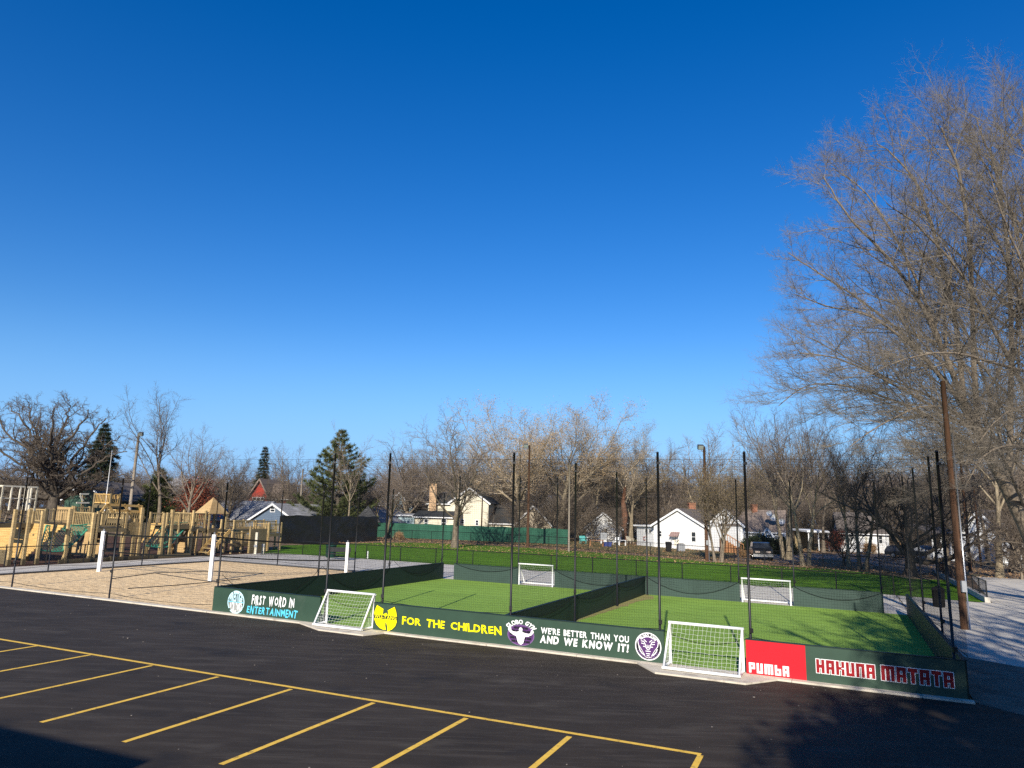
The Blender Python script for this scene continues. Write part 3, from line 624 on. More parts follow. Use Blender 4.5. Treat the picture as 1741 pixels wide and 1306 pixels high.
link_fence('short black chain link fence on the retaining kerb beside the driveway', [FP(29.6, 27.5), FP(29.6, 52)], 1.15, 2.4, .10)
link_fence('low black chain link fence along the far leafy edge of the grass field', [GP(560, 921), GP(640, 919), GP(700, 919), GP(800, 922.5), GP(900, 928), GP(1000, 935), GP(1106, 943), GP(1200, 951), GP(1300, 958), GP(1400, 965), GP(1478, 972), GP(1548, 980)], 1.25, 3.0)
link_fence('low black fence between the path and the wooden playground', [FP(-22.7, 3.2), FP(-22.7, 15.5)], 1.15, 2.4)
def cloth(name, label, cat, pts, h, m, amp, seed, post_m, step=.4, top=None):
    pts = [on_ground(p) for p in pts]; o = thing(name, label, cat, pts[0]); rd = random.Random(seed); off = woff(o)
    P = []
    for a, b in zip(pts, pts[1:]):
        n = max(1, int((b - a).length / step)); P += [(a.lerp(b, i / n), (b - a).normalized()) for i in range(n)]
    P.append((pts[-1], P[-1][1])); n = len(P); k = 9; V = []; F = []
    for side in (0, 1):
        for i, (p, d) in enumerate(P):
            nn = Vector((d.y, -d.x, 0)); hh = h if top is None else top(i / (n - 1))
            for j in range(k):
                z = hh * j / (k - 1); w = amp * (math.sin(i * .9 + j * .7 + seed) * .5 + rd.uniform(-.6, .6)) * (1 if 0 < j < k - 1 else .3) if not side else 0
                q = p + nn * ((w + .03) if not side else -.03) + Z3 * (z + .03 - (.08 * math.sin(i * .55) ** 2 if j == k - 1 and top is None else 0)); V.append(tuple(q - off))
    for i in range(n - 1):
        for j in range(k - 1):
            a = i*k+j; F.append((a, a+k, a+k+1, a+1)); b = n*k+a; F.append((b, b+1, b+k+1, b+k))
    me = np_mesh('cloth', V, F); link('sheeting', me, m, o, True)
    for i in range(0, n, max(1, int(3 / step))):
        mb = MB(); p, d = P[i]; q = p - Vector((d.y, -d.x, 0)) * .1; mb.tube([q, q + Z3 * (h * .97 if top is None else top(i / (n - 1)))], .04, 6); mb.build('post', post_m, o)
    return o
cloth('tarp_fence', 'black plastic sheeting fence at the end of the wooden playground', 'fence', [GP(474, 924.5), GP(500, 923.5), GP(571, 922.5), GP(640, 920)], 2.95, M['tarp'], .10, 3, M['black_metal'])
mb = MB(); p = gp_x(621, 93); tp = hgt(p, 860)
mb.prism([p + Vector((-1.75, 0, 2.2)), p + Vector((1.75, 0, 2.2)), p + Vector((.1, 0, tp))], (0, .5, 0)); mb.beam(p + Vector((0, .25, 0)), p + Vector((0, .25, 2.2)), .1, .1)
tag(mb.build('shade_sail', M['tarp']), 'pointed black tarp peak rising behind the right end of the black sheeting fence', 'shade sail')
cloth('privacy_screen', 'long green privacy screen fence in front of the cream house', 'fence', [gp_x(641, 101), gp_x(760, 100), gp_x(880, 98.5), gp_x(966, 97)], 2.0, M['screen_green'], .03, 5, M['black_metal'], .6)
# ------------------------------------------------------------------ poles and wires
def light_pole(px, Y, top, label, r=.17, side=1, m='pole_wood', lamp=True, conduit=False, base=None):
    p = GP(*base) if base else gp_x(px, Y); h = hgt(p, top); o = thing('light_pole' if lamp else 'utility_pole', label, 'pole', p, 0, 'tall wooden poles')
    mb = MB(); mb.tube([p - Z3 * .1, p + Z3 * h * .5, p + Z3 * h], [r, r * .85, r * .68], 10); mb.build('shaft', M[m], o, True)
    if lamp:
        mb = MB(); q = p + Z3 * (h - .25); mb.beam(q, q + Vector((side * .3, -.2, .1)), .06, .06); mb.build('bracket', M['steel'], o)
        mb = MB(); c = q + Vector((side * .45, -.3, .15)); mb.hexa([c + Vector(v) for v in ((-.28,-.12,-.30),(.28,-.12,-.30),(.28,.16,-.16),(-.28,.16,-.16),(-.28,-.30,.12),(.28,-.30,.12),(.28,.06,.26),(-.28,.06,.26))]); fl = mb.build('floodlight', M['trim_dark'], o)
        mb = MB(); mb.face([c + Vector(v) for v in ((-.24,-.135,-.27),(.24,-.135,-.27),(.24,-.30,.09),(-.24,-.30,.09))]); mb.build('lens', M['glass_pale'], fl)
    if conduit:
        mb = MB(); mb.tube([p + Vector((r * 1.15, -.08, .0)), p + Vector((r * 1.05, -.06, h * .78))], .035, 6); mb.build('conduit', M['steel'], o, True)
        mb = MB(); mb.box(p.x - .10, p.y - r - .10, p.z + 1.5, p.x + .10, p.y - r, p.z + 1.95); mb.build('meter_box', M['grey_plastic'], o)
    return p, h
light_pole(0, 0, 648, 'brown wooden light pole on the driveway at the right, nearest and tallest', .15, -1, conduit=True, base=(1640, 1070), lamp=False)
P897 = light_pole(0, 0, 757, 'brown wooden floodlight pole at the far edge of the grass behind the left pitch', .17, -1, base=(897, 930.5))
P1197 = light_pole(0, 0, 759, 'brown wooden floodlight pole in front of the white house with the door awning', .17, -1, conduit=True, base=(1202, 953.5))
P217 = light_pole(216, 92, 737, 'weathered grey light pole behind the wooden playground', .22, 1, m='pole_grey')
P510 = light_pole(507, 110, 797, 'pale grey utility pole left of the big pine', .16, m='pole_grey', lamp=False)
P1222 = light_pole(1226, 118, 808, 'pale utility pole behind the white houses', .2, m='pole_grey', lamp=False)
P782 = light_pole(818, 103, 846, 'short dark utility pole by the cream two-storey house', .13, m='pole_wood', lamp=False)
P972 = light_pole(968, 86, 790, 'thin grey pole standing on the leafy verge behind the left pitch', .11, m='pole_grey', lamp=False, base=(967, 938))
P1645 = light_pole(1650, 69, 770, 'dark wooden pole behind the retaining fence on the driveway', .17, m='pole_wood', lamp=False)
P1668 = light_pole(1668, 78, 800, 'thin dark pole farther behind the retaining fence', .13, m='pole_wood', lamp=False)
def wire(label, pts, sag, r=.014):
    mb = MB()
    for a, b in zip(pts, pts[1:]): mb.tube([a.lerp(b, k / 14) - Z3 * sag * 4 * (k / 14) * (1 - k / 14) for k in range(15)], r, 4, False)
    tag(mb.build('power_line', M['steel']), label, 'cable')
wire('upper grey power line strung between the pale utility poles', [P510[0] + Z3 * (P510[1] - .3), P1222[0] + Z3 * (P1222[1] - .4), gp_x(1500, 118) + Z3 * 7.5], .8)
wire('lower grey power line strung between the pale utility poles', [P510[0] + Z3 * (P510[1] - 2.4), P1222[0] + Z3 * (P1222[1] - 3.3), gp_x(1500, 118) + Z3 * 5], .7)
p = gp_x(172, 78); h = hgt(p, 768); o = thing('flagpole', 'slim white flagpole behind the wooden playground', 'pole', p); mb = MB(); mb.tube([p, p + Z3 * h], [.06, .035], 8); mb.build('shaft', M['white_metal'], o, True); mb = MB(); mb.tube([p + Z3 * h, p + Z3 * (h + .12)], [.07, .03], 8); mb.build('finial', M['steel'], o)
# ------------------------------------------------------------------ bins and small things on the plaza
def bin_(p, r, h, m, label, name='trash_can', dome=True):
    o = thing(name, label, 'trash can', p); mb = MB(); mb.tube([p, p + Z3 * h * .08, p + Z3 * h], [r * .85, r * .95, r], 14); mb.build('drum', m, o, True)
    mb = MB(); mb.tube([p + Z3 * h, p + Z3 * (h + .04), p + Z3 * (h + .14), p + Z3 * (h + .2)], [r * 1.08, r * 1.08, r * .7, r * .2], 14); mb.build('lid', m, o)
bin_(GP(562, 948), .42, .95, M['green_plastic'], 'dark green trash drum on the concrete plaza behind the sand court')
bin_(GP(1597, 1032), .30, .85, M['tyre'], 'black trash can in tree shade at the end of the low fence')
mb = MB(); p = GP(625, 950); mb.tube([p, p + Z3 * .55], .05, 8); mb.tube([p + Z3 * .55, p + Z3 * .6], [.07, .04], 8); tag(mb.build('marker_post', M['white_metal']), 'short white marker post at the edge of the plaza', 'post')
for px, py, lb in ((434, 942, 'left white scoreboard post on the plaza by the olive plywood panel'), (447, 941, 'right white scoreboard post on the plaza by the olive plywood panel')):
    p = GP(px, py); o = thing('plaza_post', lb, 'post', p); mb = MB(); mb.box(p.x - .09, p.y - .09, p.z, p.x + .09, p.y + .09, p.z + (1.75 if px == 434 else .8)); mb.build('shaft', M['lumber_pale'], o)
    mb = MB(); mb.box(p.x - .12, p.y - .14, p.z + .55, p.x + .12, p.y - .1, p.z + .75); mb.build('plate', M['grey_plastic'], o)
p = GP(586, 953); o = thing('bench_frame', 'dark metal bench standing behind the right volleyball pole', 'bench', p); mb = MB()
for k in (0, 1):
    q = p + Vector((.15 - k * 1.5, .2, 0)); mb.beam(q, q + Z3 * .45, .06, .06); mb.beam(q + Vector((.0, .4, .0)), q + Vector((.05, .45, .95)), .06, .06)
mb.build('frame', M['black_metal'], o); mb = MB(); mb.box(p.x - 1.5, p.y + .1, p.z + .45, p.x + .3, p.y + .6, p.z + .5); mb.build('seat', M['black_metal'], o); mb = MB(); mb.box(p.x - 1.5, p.y + .6, p.z + .6, p.x + .3, p.y + .65, p.z + .95); mb.build('backrest', M['black_metal'], o)
# ------------------------------------------------------------------ wooden playground
def t_of(px, s):                                      # t on the line s=const that shows in picture column px
    lo, hi = 0.0, 60.0
    for _ in range(40):
        m = (lo + hi) / 2
        if proj(FP(s, m))[0] < px: lo = m
        else: hi = m
    return lo
def zof(py, s, t): return hgt(FP(s, t), py)
PG = 'parts of the wooden playground'
def pt_(s, t, z0, z1, w=.15, lean=0): mb = MB(); return mb.hexa([FP(s+a*w/2, t+b*w/2, z0) for a, b in ((-1,-1),(1,-1),(1,1),(-1,1))] + [FP(s+a*w/2, t+b*w/2, z1) for a, b in ((-1,-1),(1,-1),(1,1),(-1,1))])
def rail(mb, a, b, z, h, sp=.17, bw=.055):
    (s0, t0), (s1, t1) = a, b; L_ = math.hypot(s1 - s0, t1 - t0); n = max(2, int(L_ / sp))
    mb.beam(FP(s0, t0, z + h), FP(s1, t1, z + h), .10, .07); mb.beam(FP(s0, t0, z + .12), FP(s1, t1, z + .12), .05, .09)
    for i in range(1, n): e = i / n; mb.beam(FP(s0 + (s1 - s0) * e, t0 + (t1 - t0) * e, z + .12), FP(s0 + (s1 - s0) * e, t0 + (t1 - t0) * e, z + h), bw, .035)
def tower(label, s0, s1, t0, t1, deck, ph, rails='flrb', roof=None, m='lumber', rm=None, rh=1.0, skirt=None, aframe=False):
    o = thing('playground_tower', label, 'play tower', FP((s0 + s1) / 2, (t0 + t1) / 2), 0, PG)
    for s, t in ((s0, t0), (s1, t0), (s0, t1), (s1, t1)): pt_(s, t, -.05, ph).build('post', M[m], o)
    mb = MB(); n = max(2, int(abs(t1 - t0) / .15))
    for i in range(n): mb.fbox(s0, t0 + (t1 - t0) * i / n + .004, deck - .05, s1, t0 + (t1 - t0) * (i + 1) / n - .004, deck)
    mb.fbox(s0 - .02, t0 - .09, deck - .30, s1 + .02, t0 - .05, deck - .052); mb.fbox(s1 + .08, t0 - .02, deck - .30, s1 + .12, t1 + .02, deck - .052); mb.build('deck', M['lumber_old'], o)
    for k, (a, b) in dict(f=((s0, t0), (s1, t0)), r=((s1, t0), (s1, t1)), b=((s0, t1), (s1, t1)), l=((s0, t0), (s0, t1))).items():
        if k in rails: mb = MB(); rail(mb, a, b, deck, rh); mb.build('railing', M[rm or m], o)
    if roof:
        e, pk = roof; c = FP((s0 + s1) / 2, (t0 + t1) / 2, pk); R = [FP(s0 - .15, t0 - .15, e), FP(s1 + .15, t0 - .15, e), FP(s1 + .15, t1 + .15, e), FP(s0 - .15, t1 + .15, e)]; mb = MB()
        b = 0; mb.v = [tuple(q) for q in R] + [tuple(c)] + [tuple(q - Z3 * .05) for q in R] + [tuple(c - Z3 * .06)]
        mb.f = [(0,1,4),(1,2,4),(2,3,4),(3,0,4),(6,5,9),(7,6,9),(8,7,9),(5,8,9),(0,5,6,1),(1,6,7,2),(2,7,8,3),(3,8,5,0)]; mb.build('roof', M['plywood'], o)
    if skirt:
        z0, z1 = skirt; mb = MB(); mb.fbox(s0, t0 - .13, z0, s1, t0 - .10, z1); mb.build('panel', M['plywood'], o)
    if aframe:
        mb = MB()
        for t in (t0, t1):
            c = FP((s0 + s1) / 2, t, ph + 1.15)
            for s in (s0, s1): mb.beam(FP(s, t, ph - .2), c, .06, .2)
        mb.beam(FP((s0 + s1) / 2, t0, ph + 1.1), FP((s0 + s1) / 2, t1, ph + 1.1), .06, .16); mb.build('roof_frame', M['lumber_gold'], o)
    return o
S0 = -23.4
tt = lambda px, s=S0: t_of(px, s)
def Zp(px, py, s=S0): return zof(py, s, tt(px, s))
def s_of(px, t):
    lo, hi = -60.0, 0.0
    for _ in range(40):
        m = (lo + hi) / 2
        if proj(FP(m, t))[0] < px: lo = m
        else: hi = m
    return lo
def plank_wall(label, t, P, m='lumber_gold', lean=.5, pitch=.15, scrawl=False):
    """solid planked wall facing the lot (leaning back a little); P: its outline as seen, convex"""
    q = [(s_of(x, t), zof(y, s_of(x, t), t)) for x, y in P]; sc = sum(a for a, b in q) / len(q); o = thing('planked_wall', label, 'climbing wall', FP(sc, t), 0, PG); z0 = max(.02, min(b for a, b in q)); z1 = max(b for a, b in q); mb = MB(); n = max(2, int((z1 - z0) / pitch)); rows = []
    for i in range(n):
        za, zb_ = z0 + (z1 - z0) * i / n, z0 + (z1 - z0) * (i + 1) / n; zm = (za + zb_) / 2; xs = []
        for (a, b), (c, d) in zip(q, q[1:] + q[:1]):
            if (b - zm) * (d - zm) < 0: xs.append(a + (c - a) * (zm - b) / (d - b))
        if len(xs) < 2: continue
        sa, sb = min(xs), max(xs); l0, l1 = lean * (za - z0) / (z1 - z0), lean * (zb_ - z0) / (z1 - z0); rows.append((sa, sb, zm, (l0 + l1) / 2))
        mb.hexa([FP(sa,t+l0,za+.004),FP(sb,t+l0,za+.004),FP(sb,t+l0+.06,za+.004),FP(sa,t+l0+.06,za+.004),FP(sa,t+l1,zb_-.004),FP(sb,t+l1,zb_-.004),FP(sb,t+l1+.06,zb_-.004),FP(sa,t+l1+.06,zb_-.004)])
    mb.build('planking', M[m], o); mb = MB(); f, l = rows[0], rows[-1]
    for k in (0, 1): e = .06 if k == 0 else -.06; mb.beam(FP(f[k] + e, t + f[3] + .12, 0), FP(l[k] + e, t + l[3] + .12, z1 - .02), .09, .12)
    mb.build('stringer', M['lumber_old'], o); rd = random.Random(int(z1 * 100)); mb = MB()
    if scrawl:
        r_ = rows[len(rows) // 2]; c = (r_[0] * .4 + r_[1] * .6); zz = r_[2]
        for k, R_ in enumerate((.42, .3)): mb.tube([FP(c + k * .5 + R_ * math.cos(a), t - .01, zz - .1 + R_ * math.sin(a)) for a in [2 * math.pi * i / 18 for i in range(16 - k * 4)]], .045, 5, False)
        mb.build('painted_scrawl', M['mulch'], o)
    else:
        for k in range(10): r_ = rows[rd.randrange(len(rows))]; c = FP(r_[0] + (r_[1] - r_[0]) * rd.uniform(.1, .9), t + r_[3], r_[2]); mb.tube([c + FV * .01, c - FV * .07], [.08, .05], 6)
        mb.build('hand_hold', M['lumber_old'], o)
    return o
ta0, ta1 = tt(-14, -26), tt(46, -26); dA = Zp(30, 868, -26)
ta = tower('two-storey play tower with pale upper rails at the left edge', -27.2, -26.0, ta0, ta1, Zp(30, 889, -26), dA, '', m='lumber', skirt=(Zp(20, 888, -26), dA - .1))
mb = MB(); zt = Zp(30, 828, -26)
for (sa, tA, sb, tB) in ((-27.2, ta0, -26.0, ta0), (-26.0, ta0, -26.0, ta1), (-27.2, ta1, -26.0, ta1)):
    k_ = 5 if sa == sb else 3
    for k in range(k_): e = k / (k_ - 1); mb.beam(FP(sa + (sb - sa) * e, tA + (tB - tA) * e, dA), FP(sa + (sb - sa) * e, tA + (tB - tA) * e, zt), .10, .08)
    mb.beam(FP(sa, tA, zt), FP(sb, tB, zt), .08, .10); mb.beam(FP(sa, tA, (dA + zt) / 2), FP(sb, tB, (dA + zt) / 2), .04, .06)
mb.build('upper_railing', M['lumber_pale'], ta)
plank_wall('broad golden planked climbing wall with a slanting edge at the far left', 8.6, [(-40, 890), (88, 893), (40, 948), (-40, 952)])
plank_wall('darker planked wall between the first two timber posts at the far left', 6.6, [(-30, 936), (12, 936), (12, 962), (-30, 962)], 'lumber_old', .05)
def free_post(px, top, label, s=S0, m='lumber', w=.175):
    t = tt(px, s); h = zof(top, s, t); p = FP(s, t); o = thing('playground_post', label, 'post', p, 0, 'freestanding playground posts')
    mb = pt_(s, t, -.05, h, w); mb.build('timber', M[m], o); mb = MB(); mb.fbox(s - w * .62, t - w * .62, 0, s + w * .62, t + w * .62, .35); mb.build('footing_sleeve', M['lumber_old'], o); return t, h
PZ = [(13, 866, 'first thick timber post from the left along the playground front'), (38, 866, 'second thick timber post from the left along the playground front'), (61, 869, 'thick timber post left of the green climbing net'), (108, 865, 'thick timber post right of the green climbing net'), (150, 872, 'thick timber post at the left corner of the railed tower'), (232, 863, 'tall timber post right of the pierced climbing panels'), (286, 867, 'timber post left of the second green net'), (272, 872, 'timber post behind the second green net')]
PP = [free_post(*a) for a in PZ]
def climb_net(label, quad, nu, nv, top_bar=True):
    """quad: four corners low-left, low-right, high-right, high-left"""
    o = thing('climbing_net', label, 'climbing net', (quad[0] + quad[1]) / 2, 0, 'green rope climbing nets'); a, b, c, d = quad; mb = MB(); rd = random.Random(nu)
    P = lambda u, v: a.lerp(b, u).lerp(d.lerp(c, u), v) - Z3 * .22 * math.sin(math.pi * u) * (.3 + .7 * math.sin(math.pi * v))
    for i in range(-nv, nu + 1):
        L1 = [(min(1, max(0, (i + k * nv / 12) / nu)), k / 12) for k in range(13) if 0 <= (i + k * nv / 12) / nu <= 1]
        if len(L1) > 1: mb.tube([P(u, v) for u, v in L1], .017, 4, False); mb.tube([P(1 - u, v) for u, v in L1], .017, 4, False)
    mb.build('mesh', M['rope_green'], o); mb = MB()
    for ln in ([(0, 0), (.25, 0), (.5, 0), (.75, 0), (1, 0)], [(0, 1), (.25, 1), (.5, 1), (.75, 1), (1, 1)], [(0, 0), (0, .5), (0, 1)], [(1, 0), (1, .5), (1, 1)]): mb.tube([P(*q) for q in ln], .045, 6, False)
    mb.build('edge_rope', M['rope_green'], o); return o
def Q(px, py, s): t = tt(px, s); return FP(s, t, zof(py, s, t))
climb_net('green climbing net hung between two thick timber posts at the left', [Q(64, 935, S0), Q(104, 937, S0), Q(108, 895, -24.2), Q(70, 893, -24.2)], 7, 8)
climb_net('green net sling sloping up to the railed tower', [Q(108, 932, S0), Q(120, 925, S0 - .4), Q(152, 889, -24.4), Q(113, 893, -24.4)], 6, 8)
climb_net('second green climbing net in the middle of the playground', [Q(245, 928, S0), Q(283, 930, S0), Q(290, 898, -24.4), Q(272, 893, -24.4)], 7, 7)
climb_net('green net sling sloping up to the bridge railing', [Q(288, 925, S0), Q(296, 915, S0 - .5), Q(318, 888, -24.6), Q(275, 886, -24.6)], 6, 8)
def beam_px(o, name, segs, s, w=.16, m='lumber_gold', parent=None):
    mb = MB()
    for (x0, y0), (x1, y1) in segs: mb.beam(FP(s, tt(x0, s), Zp(x0, y0, s)), FP(s, tt(x1, s), Zp(x1, y1, s)), .07, w)
    return mb.build(name, M[m], o)
zd = Zp(180, 897); tE = tower('railed play tower with open triangular roof frame in the middle left', -25.8, S0, tt(157), tt(206), zd, Zp(180, 870), 'fr', m='lumber', rh=Zp(180, 873) - zd)
beam_px(tE, 'roof_frame', [((160, 872), (171, 857)), ((183, 872), (171, 857)), ((200, 858), (221, 886)), ((224, 858), (238, 882)), ((171, 858), (232, 861)), ((186, 868), (235, 871))], S0 - .1)
def pierced(label, s, px0, px1, y0, y1):
    t0, t1 = tt(px0, s), tt(px1, s); z0, z1 = zof(y1, s, (t0 + t1) / 2), zof(y0, s, (t0 + t1) / 2); o = thing('pierced_panel', label, 'play panel', FP(s, (t0 + t1) / 2), 0, PG); mb = MB(); n, k = 9, 7
    for i in range(k): z = z0 + (z1 - z0) * i / (k - 1); mb.fbox(s - .03, t0, z - .05, s + .0, t1, z + .05)
    for i in range(n): t = t0 + (t1 - t0) * i / (n - 1); mb.fbox(s + .005, t - .07, z0, s + .04, t + .07, z1)
    mb.build('lattice', M['lumber'], o); mb = MB()
    for t in (t0, t1): mb.beam(FP(s - .06, t, 0), FP(s - .06, t, z1 + .3), .12, .12)
    mb.build('post', M['lumber'], o)
pierced('left wooden lattice climbing panel beside the railed tower', S0, 207, 222, 889, 910); pierced('right wooden lattice climbing panel beside the tall timber post', S0, 226, 246, 889, 914)
plank_wall('golden planked climbing wall with a slanting edge in the middle of the playground', 18.2, [(238, 890), (273, 891), (245, 920), (238, 922)])
plank_wall('plywood play wall with painted scrawl under the railed tower', 13.2, [(116, 934), (146, 903), (172, 903), (172, 943), (120, 943)], 'plywood', .1, .6, True)
plank_wall('plywood play wall in the shade of the railed bridge', 20.5, [(290, 925), (318, 900), (330, 900), (330, 935), (290, 938)], 'plywood', .1, .6)
def bridge(label, s0, s1, px0, px1, z, rh=1.0, m='lumber'):
    t0, t1 = tt(px0, s1), tt(px1, s1); o = thing('playground_bridge', label, 'footbridge', FP(s1, (t0 + t1) / 2), 0, PG); mb = MB(); n = int((t1 - t0) / .15)
    for i in range(n): mb.fbox(s0, t0 + (t1 - t0) * i / n + .004, z - .05, s1, t0 + (t1 - t0) * (i + 1) / n - .004, z)
    mb.fbox(s1 + .01, t0, z - .3, s1 + .05, t1, z - .01); mb.build('deck', M['lumber_old'], o)
    for s in (s0, s1): mb = MB(); rail(mb, (s, t0), (s, t1), z, rh); mb.build('railing', M[m], o)
    k = max(2, int((t1 - t0) / 2.2))
    for i in range(k + 1):
        for s in (s0, s1): pt_(s, t0 + (t1 - t0) * i / k, -.05, z + rh + .1, .13).build('post', M[m], o)
    return o
zd = Zp(296, 893, -24.2); bridge('railed wooden bridge leading to the pyramid roofed tower', -26, -24.2, 277, 318, zd, Zp(296, 874, -24.2) - zd)
zd = Zp(335, 897, -24); tower('play tower left of the pyramid roof with open timber legs', -26.4, -24, tt(322, -24), tt(343, -24), zd, Zp(335, 868, -24), 'fr', rh=Zp(335, 873, -24) - zd)
zd = Zp(362, 899, -24); tower('play tower with a golden plywood pyramid roof', -25.3, -24, tt(349, -24), tt(378, -24), zd, Zp(362, 872, -24), '', roof=(Zp(362, 873, -24), Zp(364, 846, -24.6)))
mb = MB(); t0, t1 = tt(362, -23), tt(386, -23); o = thing('playground_stair', 'short wooden stair with slanting side boards below the pyramid roof', 'stairs', FP(-23, t1), 0, PG)
for k in range(6): mb.fbox(-23.9 + .0, t1 - .35 * (6 - k), .2 + k * .3, -22.9, t1 - .35 * (5 - k), .26 + k * .3)
mb.build('tread', M['lumber'], o); mb = MB()
for s in (-23.95, -22.85): mb.beam(FP(s, t1 - 2.1, .1), FP(s, t1, 1.95), .06, .26)
mb.build('stringer', M['lumber_gold'], o)
zd = Zp(406, 923, -23.6); bridge('lower railed walkway right of the pyramid roof', -25.2, -23.6, 392, 424, zd, Zp(406, 905, -23.6) - zd)
zd = Zp(430, 900, -26); bridge('upper railed walkway at the right end of the playground', -27.5, -26, 394, 466, zd, Zp(430, 886, -26) - zd)
zd = Zp(464, 906, -24.6); tower('small low tower at the right end beside the black sheeting', -26.4, -24.6, tt(454, -24.6), tt(475, -24.6), zd, Zp(464, 888, -24.6), 'fr', rh=Zp(464, 891, -24.6) - zd, skirt=(.1, zd - .1))
t0, t1 = tt(424, -22.9), tt(452, -22.9); o = thing('plywood_wall', 'olive plywood climbing wall at the right end of the playground', 'climbing wall', FP(-22.9, t0), 0, PG); mb = MB(); mb.fbox(-23.0, t0, 0, -22.94, t1, 2.0); mb.build('panel', M['lumber_old'], o)
mb = MB()
for t in (t0 + .05, (t0 + t1) / 2, t1 - .05): mb.fbox(-23.12, t - .06, 0, -23.005, t + .06, 2.25)
mb.build('post', M['lumber'], o)
# second row behind
def back(label, px0, px1, yd, yr, s, **k):
    c = (px0 + px1) / 2; zd = Zp(c, yd, s); k.setdefault('rails', 'fr'); k.setdefault('m', 'lumber_old'); k.setdefault('rm', 'lumber')
    return tower(label, s - 2, s, tt(px0, s), tt(px1, s), zd, Zp(c, yr - 2, s), rh=Zp(c, yr, s) - zd, **k)
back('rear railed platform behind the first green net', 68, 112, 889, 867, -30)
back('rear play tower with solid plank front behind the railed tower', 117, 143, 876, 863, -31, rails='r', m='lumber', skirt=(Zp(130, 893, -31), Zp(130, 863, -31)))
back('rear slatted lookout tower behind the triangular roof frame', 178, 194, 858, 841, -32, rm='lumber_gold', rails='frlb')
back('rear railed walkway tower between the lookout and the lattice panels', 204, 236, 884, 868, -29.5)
s = -33; t = tt(130, s); o = thing('timber_mast', 'T-shaped timber mast rising behind the playground', 'mast', FP(s, t)); pt_(s, t, 0, Zp(130, 842, s), .16).build('post', M['lumber'], o); beam_px(o, 'crossbar', [((123, 840), (138, 840)), ((124, 843), (130, 852)), ((119, 855), (141, 855))], s + .1, .12, 'lumber_pale')
o = thing('play_wall', 'plywood play wall behind the lower walkway', 'play panel', FP(-25.5, tt(405, -25.5)), 0, PG); mb = MB(); mb.fbox(-25.55, tt(398, -25.5), .05, -25.5, tt(414, -25.5), 1.6); mb.build('panel', M['plywood'], o); mb = MB(); mb.fbox(-25.5, tt(398, -25.5), 1.6, -25.42, tt(414, -25.5), 1.7); mb.build('top_rail', M['lumber'], o)
for px, py, s, lb, (lx, lt) in ((255, 952, -22.95, 'long timber edging beam at the front of the playground', (0, 7)), (150, 958, -22.95, 'second timber edging beam at the front of the playground', (0, 4))):
    t = tt(px, s); mb = MB(); mb.fbox(s - .1, t - lt / 2, 0, s + .1, t + lt / 2, .24); mb.fbox(s - .13, t - lt / 2 + .3, 0, s + .13, t - lt / 2 + .45, .3); tag(mb.build('timber_edging', M['lumber_old']), lb, 'edging')
